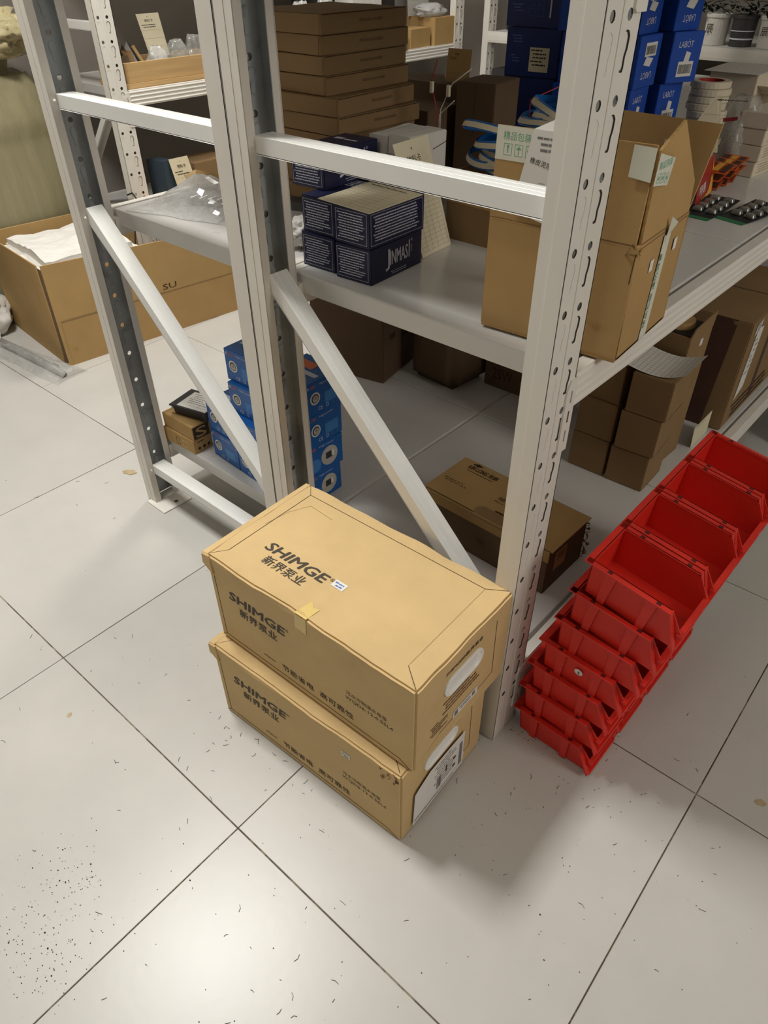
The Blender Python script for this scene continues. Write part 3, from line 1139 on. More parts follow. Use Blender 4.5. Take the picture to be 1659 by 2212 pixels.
s.build('sticker', stp[0], fix=False)['label'] = 'round white sticker with a black mark'

# ================================================================== MID SHELF, RIGHT RACK
M = 0.783
# --- navy JINMASI cartons
JD = (0.0795, 0.146, 0.0605)


def jinmasi(label, corner, z, yaw, style, seed):
    dx, dy, dz = JD
    cx, cy = from_corner(corner[0], corner[1], dx, dy, yaw)
    r = thing('navy_carton', label, 'carton', (cx, cy, z), yaw, 'navy cartons beside the material card')
    link('body', carton_mesh('body', dx, dy, dz, NAVY, bev=0.0012), r)
    p = MB()
    F = faces_of(p, dx, dy, dz, 0.0004)
    rg = random.Random(seed)
    F['front'].frame(0.004, 0.005, dx - 0.010, dz - 0.010, 0.0006, NAVY_T)
    F['front'].micro(0.0075, dz - 0.009, dx - 0.018, 10, 0.0044, NAVY_T, rg, h=0.42)
    if style == 'text':
        F['right'].frame(0.003, 0.005, dy - 0.008, dz - 0.010, 0.0006, NAVY_T)
        F['right'].micro(0.010, dz - 0.009, dy - 0.022, 9, 0.0048, NAVY_T, rg, h=0.45)
        F['top'].micro(0.01, dy - 0.02, dx - 0.02, 5, 0.008, NAVY_T, rg)
    else:
        F['right'].text('J', 0.040, 0.014, 0.012, 0.036, NAVY_T, bold=0.012)
        F['right'].text('INMAS', 0.053, 0.022, 0.050, 0.024, NAVY_T, bold=0.018)
        F['right'].text('I', 0.106, 0.022, 0.003, 0.030, NAVY_T)
        F['right'].text('®', 0.112, 0.048, 0.005, 0.005, NAVY_T)
        F['right'].text('金玛仕', 0.112, 0.030, 0.004, 0.014, NAVY_T)
        F['right'].micro(0.055, 0.010, 0.045, 2, 0.0035, NAVY_T, rg, h=0.3)
        F['top'].rect(0.012, 0.10, 0.020, 0.012, NAVY_T)
        F['top'].rect(0.036, 0.10, 0.030, 0.006, NAVY_T)
        F['top'].line(0.006, 0.02, 0.074, 0.075, 0.0012, LBLUE_L)
        F['top'].line(0.006, 0.026, 0.074, 0.085, 0.0008, LBLUE_L)
    p.build('print', r, fix=False)
    return r


jinmasi('navy JINMASI carton, lower right of the block, with the big white logo', (1.024, -0.028), M, 3.6, 'logo', 1)
jinmasi('navy carton, lower left of the block by the shelf edge', (0.936, -0.026), M, 2.4, 'text', 2)
jinmasi('navy carton with rows of white text, directly under the cream ruled card', (1.023, -0.029), M + 0.0612, 1.5, 'text', 3)
jinmasi('navy carton, upper left of the block, behind the corner of the cream card', (0.938, -0.024), M + 0.0612, 1.0, 'text', 4)
jinmasi('navy carton on top of the block, under the horizontal rail', (0.880, 0.012), M + 0.1222, 2.5, 'logo', 5)


def ruled_card(name, label, pts, t, rows, cols, seed, title=False, tilt_text=True, group=None, m=None):
    """a printed card: pts = lower left, lower right, upper right, upper left as seen from its printed side"""
    P = [Vector(p) for p in pts]
    c = sum(P, Vector()) / 4
    base = Vector((c.x, c.y, min(p.z for p in P)))
    r = thing(name, label, 'card', base, group=group)
    b = MB()
    b.plate([p - base for p in P], t, m or CREAM)
    b.build('sheet', r)
    X, Y = P[1] - P[0], P[3] - P[0]
    s = MB()
    F = Face(s, P[0] - base, X, Y, 0.0004)
    W, H = X.length, Y.length
    ink = CREAMLINE
    top = 0.62 if title else 0.97
    for k in range(rows + 1):
        v = H * (0.04 + (top - 0.04) * k / rows)
        F.rect(W * 0.05, v, W * 0.9, 0.0005, ink)
    for k in range(cols + 1):
        F.rect(W * (0.05 + 0.9 * k / cols), H * 0.04, 0.0005, H * (top - 0.04), ink)
    rg = random.Random(seed)
    if title:
        F.text('物料卡', W * 0.3, H * 0.80, W * 0.42, H * 0.075, INK, bold=0.005)
        F.disc(W * 0.5, H * 0.93, W * 0.018, SLIT, 0.0001, 10)
        F.micro(W * 0.1, H * 0.75, W * 0.75, 2, H * 0.05, INK, rg, ragged=0.5, h=0.4)
    else:
        F.micro(W * 0.1, H * 0.93, W * 0.75, 1, H * 0.06, INK, rg, ragged=0.4, h=0.35)
    s.build('print', r, fix=False)
    return r


ruled_card('material_card', 'cream ruled card lying flat on top of the navy cartons', [(0.903, -0.028, 0.9055), (1.030, -0.036, 0.9055), (1.027, 0.104, 0.9062), (0.900, 0.108, 0.9062)], 0.0006, 10, 4, 1)
ruled_card('material_card', 'cream material card standing on the shelf, leaning on the white carton', [(1.004, 0.136, 0.7835), (0.996, 0.232, 0.7835), (0.951, 0.205, 0.975), (0.959, 0.101, 0.975)], 0.0006, 14, 5, 2, title=True)


# --- white cartons behind the card
def white_carton(label, corner, z, dims, yaw):
    dx, dy, dz = dims
    cx, cy = from_corner(corner[0], corner[1], dx, dy, yaw)
    r = thing('white_carton', label, 'carton', (cx, cy, z), yaw, 'white cartons behind the material card')
    link('body', carton_mesh('body', dx, dy, dz, WHITEBOX, wob=0.0015, bev=0.0015, cuts=6, seed=z * 50), r)
    b = MB()
    b.plate([(-dx / 2, -dy / 2 - 0.0022, dz - 0.03), (dx / 2 - 0.004, -dy / 2 - 0.0022, dz - 0.034), (dx / 2, -dy / 2 - 0.001, dz), (-dx / 2, -dy / 2 - 0.001, dz)], 0.0008, WHITEBOX)
    b.build('end_flap', r)
    s = MB()
    F = faces_of(s, dx, dy, dz)
    F['right'].line(dy * 0.62, dz - 0.028, dy - 0.001, dz - 0.020, 0.0014, SLIT)
    F['front'].line(dx * 0.72, dz - 0.001, dx * 0.66, dz - 0.03, 0.0008, SLIT)
    F['top'].line(dx * 0.3, dy * 0.1, dx * 0.34, dy * 0.9, 0.0008, PAPER_LINE)
    s.build('flap_slit', r, fix=False)
    return r


white_carton('white carton behind the cream material card, upper of its pair', (0.945, 0.164), M + 0.093, (0.049, 0.104, 0.098), -1)
white_carton('white carton behind the cream material card, lower of its pair', (0.944, 0.166), M, (0.049, 0.104, 0.092), 0)
white_carton('white carton between the flat brown cartons and the white pair', (0.889, 0.170), M, (0.046, 0.115, 0.186), 1)

# --- stack of flat brown cartons
NF = 11
fh = 0.0322
flat0 = None
for k in range(NF):
    rg = random.Random(k + 40)
    off = [(0, 0), (0.012, -0.004), (0.006, 0.002), (0.010, -0.002), (0.0, 0.003), (0.012, 0), (0.010, 0.002), (-0.022, 0.004), (-0.026, 0.006), (-0.030, 0.003), (-0.022, 0.0)][k]
    lab = 'flat brown mailer carton, number %s from the top of the tall stack' % ['eleven', 'ten', 'nine', 'eight', 'seven', 'six', 'five', 'four', 'three', 'two', 'one'][k]
    if k == NF - 1:
        lab = 'flat brown mailer carton on the very top of the tall stack, left shelf'
    dx, dy, dz = 0.215, 0.245, fh
    yaw = rg.uniform(-2, 4)
    cx, cy = from_corner(0.735 + off[0] * 1.0, 0.185 + off[1], dx, dy, yaw)
    loc = (cx, cy, M + k * (fh + 0.0006))
    if flat0 is None:
        flat0 = thing('flat_carton', lab, 'carton', loc, yaw, 'flat brown cartons stacked on the left shelf')
        link('body', carton_mesh('body', dx, dy, dz, KRAFT_D, wob=0.0012, bev=0.0015, cuts=6, seed=2), flat0)
        b = MB()
        b.plate([(-dx / 2 + 0.006, -dy / 2 - 0.0012, 0.001), (dx / 2 - 0.006, -dy / 2 - 0.0012, 0.001), (dx / 2 - 0.003, -dy / 2 - 0.0014, dz - 0.001), (-dx / 2 + 0.003, -dy / 2 - 0.0014, dz - 0.001)], 0.0012, KRAFT_D)
        b.build('tuck_flap', flat0)
        p = MB()
        F = faces_of(p, dx, dy, dz, 0.0006)['right']
        F.micro(dy * 0.42, dz * 0.60, dy * 0.27, 1, dz * 0.30, FAINT, random.Random(9), ragged=0, h=0.5)
        F.line(0.002, dz - 0.0012, dy - 0.004, dz - 0.0012, 0.0016, SLIT)
        p.build('print', flat0, fix=False)
    else:
        copy_thing(flat0, lab, loc, yaw)

# --- LED strip carton and coils
r = thing('open_carton', 'tan open carton under the blue LED strip coils', 'carton', (1.135, 0.375, M))
b = MB()
X0, X1, YA, YB, HT, T = -0.175, 0.13, -0.115, 0.115, 0.121, 0.003
b.box(X0, X1, YA, YB, 0, T, KRAFT_D)
b.box(X0, X1, YA, YA + T, T, HT, KRAFT_D)
b.box(X0, X1, YB - T, YB, T, HT, KRAFT_D)
b.box(X0, X0 + T, YA + T, YB - T, T, HT, KRAFT_D)
b.box(X1 - T, X1, YA + T, YB - T, T, HT, KRAFT_D)
b.build('body', r)
b = MB()
b.plate([(X0 + 0.002, YA - 0.001, 0.070), (X1, YA - 0.001, 0.064), (X1, YA - 0.003, HT), (X0 + 0.002, YA - 0.003, HT)], 0.002, KRAFT_B)
b.build('front_flap', r)


def led_coil(label, c, rad, tilt, azim, n, seed, wires):
    r = thing('led_strip_coil', label, 'led strip', c, group='blue LED strip coils in the open carton')
    Mx = Matrix.Rotation(math.radians(azim), 4, 'Z') @ Matrix.Rotation(math.radians(tilt), 4, 'X')
    for part, m, dr in (('strip', STRIP, 0.0), ('backing_film', STRIP_B, -0.0016)):
        b = MB()
        rg = random.Random(seed)
        for k in range(n):
            rr = rad * rg.uniform(0.72, 1.05) + dr
            z = 0.004 + 0.0105 * k + rg.uniform(-0.003, 0.003)
            ex, ey = rg.uniform(1.15, 1.45), rg.uniform(0.62, 0.82)
            ox, oy = rg.uniform(-0.014, 0.014), rg.uniform(-0.010, 0.010)
            tl, ta = rg.uniform(0.05, 0.42), rg.uniform(0, 6.28)
            N = 40
            W = 0.0046 if dr == 0 else 0.0075
            rings = []
            for q in range(N):
                a = 2 * PI * q / N
                p = Vector((ox + rr * ex * math.cos(a), oy + rr * ey * math.sin(a), z + tl * rr * math.sin(a + ta) * 0.55 + 0.004 * math.sin(2 * a + k)))
                nrm = Vector((math.cos(a), math.sin(a), 0)) * (0.5 if dr == 0 else 0.35)
                up = (Vector((0, 0, 1)) - nrm * rg.uniform(0.98, 1.0)).normalized()
                rings.append((Mx @ (p - up * W), Mx @ (p + up * W)))
            i = len(b.v)
            for lo, hi in rings:
                b.v += [tuple(lo), tuple(hi)]
            for q in range(N):
                q2 = (q + 1) % N
                b.f.append((i + 2 * q, i + 2 * q2, i + 2 * q2 + 1, i + 2 * q + 1))
                b.m.append(b.mi(m))
        b.build(part, r, fix=False, smooth=True)
    for k, (pts, m) in enumerate(wires):
        b = MB()
        b.tube([Vector(p) for p in pts], 0.0012, m, 5)
        b.build('lead_wire', r, smooth=True)
    return r


led_coil('blue and white LED strip coil at the left front of the open carton', (1.045, 0.335, 0.905), 0.058, 10, 10, 7, 1, [])
led_coil('blue LED strip coil on top, its red lead bent towards the blue cartons', (1.110, 0.365, 0.955), 0.060, -8, -25, 6, 2,
         [([(-0.05, 0.0, 0.03), (-0.07, 0.03, 0.06), (-0.05, 0.09, 0.075), (0.0, 0.14, 0.07), (0.03, 0.17, 0.085)], WIRE_R),
          ([(-0.04, 0.02, 0.03), (-0.02, 0.08, 0.06), (0.0, 0.13, 0.085), (0.025, 0.16, 0.115)], WIRE_W)])
led_coil('blue LED strip coil at the back right of the open carton', (1.175, 0.40, 0.915), 0.060, 6, 40, 7, 3, [])
r = thing('cable_pigtail', 'red and white lead wires standing up beside the white cartons', 'cable', (0.835, 0.36, M))
for k, (pts, m) in enumerate((([(0.03, 0, 0.0), (0.02, 0, 0.12), (0.005, 0.01, 0.2), (-0.01, 0.01, 0.245), (0.012, 0.0, 0.285)], WIRE_R),
                              ([(0.033, 0, 0.0), (0.024, 0, 0.12), (0.016, 0.01, 0.2), (0.035, 0.02, 0.245), (0.065, 0.04, 0.270)], WIRE_W),
                              ([(0.028, 0, 0.0), (0.018, 0.002, 0.12), (0.012, 0.012, 0.19), (0.035, 0.03, 0.215)], WIRE_W))):
    b = MB()
    b.tube(pts, 0.0012, m, 5)
    b.build('wire', r, smooth=True)
for p in ((-0.008, 0.01, 0.236), (0.028, 0.017, 0.232)):
    b = MB()
    b.box(p[0] - 0.004, p[0] + 0.004, p[1] - 0.003, p[1] + 0.003, p[2] - 0.010, p[2] + 0.010, CREAM)
    b.build('connector', r, bev=0.001, seg=1)

# --- dark cartons behind
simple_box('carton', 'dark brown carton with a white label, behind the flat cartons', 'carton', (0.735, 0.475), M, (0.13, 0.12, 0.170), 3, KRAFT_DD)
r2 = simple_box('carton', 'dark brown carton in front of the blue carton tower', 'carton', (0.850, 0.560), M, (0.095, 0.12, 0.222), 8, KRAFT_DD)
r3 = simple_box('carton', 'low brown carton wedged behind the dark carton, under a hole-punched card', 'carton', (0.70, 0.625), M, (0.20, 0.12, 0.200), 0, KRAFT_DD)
for lab, x, y, z in (('white product label facing the aisle, at the side of the flat cartons', 0.742, 0.48, M + 0.02),):
    b = MB()
    b.plate([(-0.04, 0, 0), (0.0, 0, 0), (0.0, 0, 0.055), (-0.04, 0, 0.055)], 0.0006, PAPER)
    F = Face(b, (-0.04, 0, 0), (1, 0, 0), (0, 0, 1), 0.0002)
    F.micro(0.004, 0.05, 0.03, 6, 0.008, PAPER_LINE, random.Random(1), h=0.4)
    o = tag(b.build('paper_label', fix=False), lab, 'label')
    o.location = (x - 0.018, y - 0.008, z)
ruled_card('material_card', 'brownish hole-punched card standing on the dark cartons', [(0.640, 0.655, 0.984), (0.705, 0.660, 0.984), (0.705, 0.668, 1.050), (0.640, 0.664, 1.050)], 0.0006, 4, 3, 5, title=True, m=KRAFT_B)
ruled_card('material_card', 'grey card with a title, standing beside the flat carton stack', [(0.600, 0.700, 0.935), (0.665, 0.700, 0.935), (0.665, 0.708, 1.0), (0.600, 0.706, 1.0)], 0.0006, 4, 3, 6, title=True, m=WHITEBOX)

# --- LABOT cartons


def labot(label, corner, z, yaw, dims, flip, front_print, seed, end=True):
    dx, dy, dz = dims
    cx, cy = from_corner(corner[0], corner[1], dx, dy, yaw)
    r = thing('blue_carton', label, 'carton', (cx, cy, z), yaw, 'royal blue LABOT cartons in the tower')
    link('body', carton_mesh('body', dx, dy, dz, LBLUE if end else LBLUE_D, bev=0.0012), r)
    p = MB()
    F = faces_of(p, dx, dy, dz, 0.0005)
    rg = random.Random(seed)
    if end:
        E_ = F['right']
        v = (0.008, 0.015) if not flip else (dz - 0.022, 0)
        if flip:
            E_.text('LABÖT', dy * 0.28, 0.014, dy * 0.46, 0.015, NAVY_T, flip=True)
            E_.rect(dy * 0.30, dz - 0.040, dy * 0.50, 0.026, PAPER, 0.0001)
            E_.barcode(dy * 0.34, dz - 0.036, dy * 0.42, 0.016, DARKP, rg, 0.0003)
            E_.poly([(dy * 0.3, dz - 0.055), (dy * 0.6, dz - 0.060), (dy * 0.72, dz - 0.045), (dy * 0.4, dz - 0.040)], PAPER, 0.0002)
        else:
            E_.text('LABÖT', dy * 0.22, dz - 0.030, dy * 0.46, 0.015, NAVY_T)
            E_.rect(dy * 0.30, 0.012, dy * 0.50, 0.030, PAPER, 0.0001)
            E_.barcode(dy * 0.34, 0.018, dy * 0.42, 0.018, DARKP, rg, 0.0003)
            E_.poly([(dy * 0.45, 0.040), (dy * 0.62, 0.038), (dy * 0.66, 0.058), (dy * 0.5, 0.062)], PAPER, 0.0002)
    if front_print:
        Fr = F['front']
        if front_print == 'icons':
            for a in range(2):
                for c in range(3):
                    Fr.frame(dx * (0.42 + 0.16 * a), dz * (0.22 + 0.2 * c), dx * 0.11, dz * 0.15, 0.0005, LBLUE_L)
            Fr.rect(dx * 0.80, dz * 0.2, 0.004, dz * 0.62, PAPER, 0.0001)
        else:
            Fr.rect(dx * 0.46, dz * 0.12, dx * 0.36, dz * 0.5, CREAM, 0.0001)
            Fr.micro(dx * 0.48, dz * 0.58, dx * 0.30, 5, dz * 0.075, DARKP, rg, h=0.45, lift=0.0003)
        for c in range(2):
            Fr.micro(dx * 0.10, dz * (0.85 - 0.4 * c), dx * 0.22, 3, 0.006, LBLUE_L, rg, h=0.4, ragged=0.8)
    p.build('print', r, fix=False)
    return r


LZ = 0.1002
for k in range(5):
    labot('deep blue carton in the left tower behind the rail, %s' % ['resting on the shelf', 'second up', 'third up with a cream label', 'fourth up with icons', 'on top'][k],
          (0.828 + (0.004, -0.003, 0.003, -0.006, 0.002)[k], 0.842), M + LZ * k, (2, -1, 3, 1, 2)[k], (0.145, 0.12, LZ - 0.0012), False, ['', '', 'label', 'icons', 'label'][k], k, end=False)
for k in range(5):
    labot('royal blue LABOT carton end right beside the perforated post, %s' % ['on the shelf', 'second up', 'third up', 'fourth up', 'topmost'][k],
          (1.032 + (0, 0.004, 0.006, -0.002, 0.002)[k], 0.818), M + LZ * k, (0, 2, -2, 1, -1)[k], (0.195, 0.100, LZ - 0.0012), k in (0, 2, 3), '', 20 + k)
for k in range(5):
    labot('royal blue LABOT carton end in the outer tower by the reels, %s' % ['on the shelf', 'second up', 'third up', 'fourth up', 'topmost'][k],
          (1.048 + (-0.005, 0, 0.010, 0.004, 0)[k], 0.942), M + LZ * k, (-14, -12, -24, -15, -16)[k], (0.195, 0.088, LZ - 0.0012), k in (3, 4), '', 40 + k)

# --- white strip reels, stacked
reel0 = None
for k in range(13):
    rg = random.Random(70 + k)
    loc = (1.112 + rg.uniform(-0.006, 0.006), 1.095 + rg.uniform(-0.006, 0.006), M + 0.0152 * k)
    lab = 'cream reel of strip in the stack behind the blue cartons, %s up' % ['first', 'second', 'third', 'fourth', 'fifth', 'sixth', 'seventh', 'eighth', 'ninth', 'tenth', 'eleventh', 'twelfth', 'uppermost and thirteenth'][k]
    if reel0 is None:
        reel0 = thing('strip_reel', lab, 'reel', loc, 0, 'cream strip reels stacked on the shelf')
        b = MB()
        b.lathe([(0.030, 0), (0.0445, 0), (0.0465, 0.002), (0.0465, 0.0128), (0.0445, 0.0148), (0.030, 0.0148)], STRIP, 28)
        b.build('wound_strip', reel0, smooth=False)
        b = MB()
        b.lathe([(0.030, 0.0), (0.030, 0.0148), (0.0285, 0.0148), (0.0285, 0.0), (0.030, 0.0)], FIRE, 28)
        b.build('core', reel0)
    else:
        copy_thing(reel0, lab, loc, rg.uniform(0, 90))

# --- cream cartons at the right
cream0 = None
for k in range(4):
    lab = 'cream carton in the short stack, %s' % ['bottom one', 'second from the bottom', 'third from the bottom, with a tab', 'top one, its lid ajar'][k]
    dx, dy, dz = 0.070, 0.16, 0.0345
    cx, cy = from_corner(1.259 + (0, 0.004, 0.003, 0.006)[k], 1.101, dx, dy, (-4, -2, -5, -3)[k])
    loc = (cx, cy, M + 0.0352 * k)
    if cream0 is None:
        cream0 = thing('cream_carton', lab, 'carton', loc, -4, 'cream cartons stacked at the right')
        link('body', carton_mesh('body', dx, dy, dz, CREAMBOX, bev=0.001), cream0)
        b = MB()
        b.plate([(-dx / 2 + 0.002, -dy / 2 - 0.001, 0.002), (dx / 2 - 0.002, -dy / 2 - 0.001, 0.002), (dx / 2 - 0.001, -dy / 2 - 0.0012, dz - 0.001), (-dx / 2 + 0.001, -dy / 2 - 0.0012, dz - 0.001)], 0.0008, CREAMBOX)
        b.build('tuck_flap', cream0)
        p = MB()
        F = faces_of(p, dx, dy, dz, 0.0005)['right']
        F.micro(0.02, dz * 0.8, 0.11, 4, 0.006, CREAMLINE, random.Random(2), ragged=0.5, h=0.35)
        p.build('print', cream0, fix=False)
    else:
        copy_thing(cream0, lab, loc, (-4, -2, -5, -3)[k])
r = thing('cream_carton', 'large cream carton behind the clear bag, its lid panel folded forward', 'carton', (1.09, 1.37, M), -3)
link('body', carton_mesh('body', 0.125, 0.14, 0.19, CREAMBOX, bev=0.001), r)
b = MB()
b.plate([(-0.075, -0.085, 0.192), (0.07, -0.082, 0.192), (0.075, 0.06, 0.200), (-0.07, 0.06, 0.198)], 0.0012, PAPER)
for k in range(10):
    b.plate([(-0.07 + 0.014 * k, -0.083, 0.1935), (-0.069 + 0.014 * k, -0.083, 0.1935), (-0.066 + 0.014 * k, 0.055, 0.2005), (-0.067 + 0.014 * k, 0.055, 0.2005)], 0.0003, CREAMLINE)
b.build('lid_panel', r)
r = simple_box('cream_carton', 'open cream carton low behind the short cream stack', 'carton', (1.235, 1.34), M, (0.10, 0.1, 0.145), -6, CREAMBOX, seam=False)
b = MB()
b.plate([(-0.05, -0.05, 0.146), (0.05, -0.05, 0.146), (0.06, -0.09, 0.165), (-0.04, -0.09, 0.165)], 0.001, CREAMBOX)
b.build('end_flap', r)

# --- clear plastic bag with a red seal strip


def blob_bag(name, label, loc, sx, sy, sz, m, seed, top=0.0, amp=0.35, n=16):
    r = thing(name, label, 'bag', loc)
    b = MB()
    N, K = 34, 16
    for k in range(K + 1):
        a = k / K
        rr = math.sin(PI * (0.16 + 0.70 * a)) ** 0.6 * (1 - 0.25 * a * a)
        for q in range(N):
            t_ = 2 * PI * q / N
            d_ = Vector((math.cos(t_) * 1.6 + seed, math.sin(t_) * 1.6, a * 2.5))
            w_ = (noise.noise(d_) + 0.7 * (0.3 - abs(noise.noise(d_ * 2.7))) + 0.35 * noise.noise(d_ * 6)) * amp
            b.v.append((sx * rr * (1 + w_) * math.cos(t_), sy * rr * (1 + w_) * math.sin(t_), sz * a + sz * 0.10 * w_ * a + top * a * a * math.cos(t_)))
    for k in range(K):
        for q in range(N):
            q2 = (q + 1) % N
            b.f.append((k * N + q, k * N + q2, (k + 1) * N + q2, (k + 1) * N + q))
            b.m.append(b.mi(m))
    b.f.append(tuple(reversed(range(N))))
    b.m.append(b.mi(m))
    b.f.append(tuple(K * N + q for q in range(N)))
    b.m.append(b.mi(m))
    b.build('film', r, smooth=True, fix=False)
    return r


r = blob_bag('plastic_bag', 'clear plastic bag with a red seal strip between reels and cream cartons', (1.185, 1.145, M), 0.055, 0.06, 0.165, FILM, 4)
b = MB()
b.plate([(-0.035, -0.058, 0.112), (0.010, -0.062, 0.122), (0.010, -0.062, 0.130), (-0.035, -0.058, 0.120)], 0.0005, FIRE)
b.build('seal_strip', r)
ruled_card('material_card', 'cream card leaning behind the open carton flap, in front of the reels', [(1.128, 0.915, 0.86), (1.215, 0.945, 0.86), (1.190, 0.955, 0.972), (1.180, 0.950, 0.972)], 0.0006, 3, 2, 8)

# --- red package, orange cards, blister packs
r = thing('gift_package', 'red package with a yellow flame print, leaning on dark brown board', 'package', (1.245, 0.86, M), 0)
b = MB()
PO, PX, PY = Vector((0.019, -0.11, 0.002)), Vector((-0.030, 0.170, 0)), Vector((-0.034, 0.062, 0.066))
b.plate([PO, PO + PX, PO + PX + PY, PO + PX * 0.12 + PY], 0.0012, FIRE)
b.build('front_sheet', r)
b = MB()
b.plate([(-0.030, -0.04, 0.002), (-0.055, 0.11, 0.002), (-0.058, 0.11, 0.100), (-0.040, -0.02, 0.098)], 0.0012, BRONZE)
b.build('back_board', r)['label'] = 'dark brown board'
p = MB()
F = Face(p, PO, PX, PY, 0.0009)
F.text('特惠', 0.030, 0.022, 0.060, 0.024, PAPER, bold=0.01)
F.poly([(0.09, 0.003), (0.160, 0.003), (0.168, 0.045), (0.150, 0.092), (0.148, 0.05), (0.125, 0.018)], FLAME)
F.poly([(0.02, 0.002), (0.10, 0.003), (0.12, 0.012), (0.06, 0.010)], FLAME)
p.build('print', r, fix=False)
rg = random.Random(5)
for k in range(9):
    o = MB()
    yy = 0.965 + (k % 3) * 0.045
    z = M + (k // 3) * 0.018
    o.plate([(-0.030, -0.035, 0.002), (0.030, -0.035, 0.002), (0.030, 0.02, 0.014), (-0.030, 0.02, 0.014)], 0.0012, ORANGE)
    for j in range(3):
        o.plate([(-0.027 + 0.020 * j, -0.030, 0.0055), (-0.013 + 0.020 * j, -0.030, 0.0055), (-0.013 + 0.020 * j, 0.008, 0.0150), (-0.027 + 0.020 * j, 0.008, 0.0150)], 0.001, FLAME if j % 2 else BRONZE)
    q = tag(o.build('orange_card'), 'small orange printed blister card, %s, %s layer' % (['near row', 'middle row', 'far row'][k % 3], ['bottom', 'middle', 'top'][k // 3]), 'card', 'orange blister cards piled behind the red package')
    q.location = (1.205 + 0.01 * (k // 3) + rg.uniform(-0.004, 0.004), yy + 0.0, z + 0.001)
    q.rotation_euler = (0, 0, rg.uniform(-0.2, 0.2))


def blister(label, loc, rz, seed):
    r = thing('blister_pack', label, 'blister pack', loc, rz, 'black blister packs on the shelf')
    b = MB()
    W, H = 0.072, 0.15
    nseg = 8
    for k in range(nseg):
        y0, y1 = H * k / nseg, H * (k + 1) / nseg
        f = lambda y: 0.012 * (y / H) ** 2 + 0.0008
        b.hexa([(0, y0, f(y0) - 0.0006), (W, y0, f(y0) - 0.0006), (W, y1, f(y1) - 0.0006), (0, y1, f(y1) - 0.0006), (0, y0, f(y0)), (W, y0, f(y0)), (W, y1, f(y1)), (0, y1, f(y1))], BLACK if k > 0 else GREEN_D)
    b.build('backing_card', r)
    for k in range(4):
        for j in range(2):
            q = MB()
            y = 0.045 + 0.026 * k
            x = 0.012 + 0.031 * j
            zz = 0.012 * (y / H) ** 2 + 0.001
            q.hexa([(x, y, zz), (x + 0.024, y, zz), (x + 0.024, y + 0.014, zz + 0.001), (x, y + 0.014, zz + 0.001), (x + 0.003, y + 0.002, zz + 0.009), (x + 0.021, y + 0.002, zz + 0.009), (x + 0.021, y + 0.012, zz + 0.010), (x + 0.003, y + 0.012, zz + 0.010)], STEEL)
            q.build('bubble', r, bev=0.002, seg=2, smooth=True)
    return r


blister('black blister pack with clear bubbles, the one nearer the red package', (1.243, 0.700, M), -4, 1)
blister('black blister pack with clear bubbles, the one nearer the shelf edge', (1.310, 0.730, M), -14, 2)

# --- big open carton at the shelf corner
r = thing('open_carton', 'tan open carton with raised flaps and printed tape, at the shelf corner behind the post', 'carton', (1.361, 0.062, M + 0.0035), 4)
dx, dy, dz = 0.215, 0.185, 0.160
b = MB()
T = 0.004
b.box(-dx / 2, dx / 2, -dy / 2, dy / 2, 0, T, KRAFT_F)
b.box(-dx / 2, dx / 2, -dy / 2, -dy / 2 + T, T, dz, KRAFT_F)
b.box(-dx / 2, dx / 2, dy / 2 - T, dy / 2, T, dz, KRAFT_F)
b.box(-dx / 2, -dx / 2 + T, -dy / 2 + T, dy / 2 - T, T, dz, KRAFT_F)
b.box(dx / 2 - T, dx / 2, -dy / 2 + T, dy / 2 - T, T, dz, KRAFT_F)
b.build('body', r, bev=0.0015, seg=2)
FZ = 0.113
hx, hy = dx / 2, dy / 2
b = MB()
b.plate([(-hx, -hy, dz), (hx - 0.004, -hy, dz), (hx - 0.004, -hy + 0.004, dz + FZ), (-hx, -hy + 0.002, dz + FZ)], 0.0035, KRAFT_F, KRAFT_EDGE)
b.build('front_flap', r)
b = MB()
b.plate([(hx, -hy + 0.008, dz), (hx, hy - 0.006, dz), (hx + 0.002, hy - 0.022, dz + 0.045), (hx + 0.003, -0.027, dz + 0.131), (hx + 0.001, -hy + 0.005, dz + 0.108)], 0.0035, KRAFT_B, KRAFT_EDGE)
b.build('side_flap', r)
b = MB()
b.plate([(-hx + 0.02, hy - 0.004, dz), (hx - 0.002, hy - 0.004, dz), (hx + 0.006, hy + 0.03, dz + 0.105), (-hx + 0.02, hy + 0.02, dz + 0.112)], 0.004, KRAFT_F, KRAFT_EDGE)
b.build('back_flap', r)
b = MB()
F = Face(b, (-hx, -hy, 0), (1, 0, 0), (0, 0, 1), 0.0008)
F.line(0.004, dz, dx - 0.004, dz - 0.001, 0.0009, INK2)
F.line(dx - 0.0022, dz * 0.7, dx - 0.001, dz - 0.01, 0.0012, SLIT, 0.0002)
F2 = Face(b, (hx, -hy, 0), (0, 1, 0), (0, 0, 1), 0.0008)
F2.line(0.01, dz, dy - 0.004, dz + 0.001, 0.0010, INK2)
F2.line(0.01, dz - 0.006, dy - 0.004, dz - 0.004, 0.0008, INK2)
b.build('flap_slit', r, fix=False)
b = MB()
rg = random.Random(22)
for k in range(10):
    c = Vector((hx - 0.004 + rg.uniform(-0.012, 0.004), -hy + 0.002 + rg.uniform(-0.004, 0.008), dz - 0.006 + rg.uniform(-0.006, 0.008)))
    b.plate([c + Vector((rg.uniform(-0.006, 0.006), rg.uniform(-0.006, 0.006), rg.uniform(-0.005, 0.005))) for _ in range(4)], 0.001, TORN if k % 2 else KRAFT_F)
b.build('crushed_corner', r)
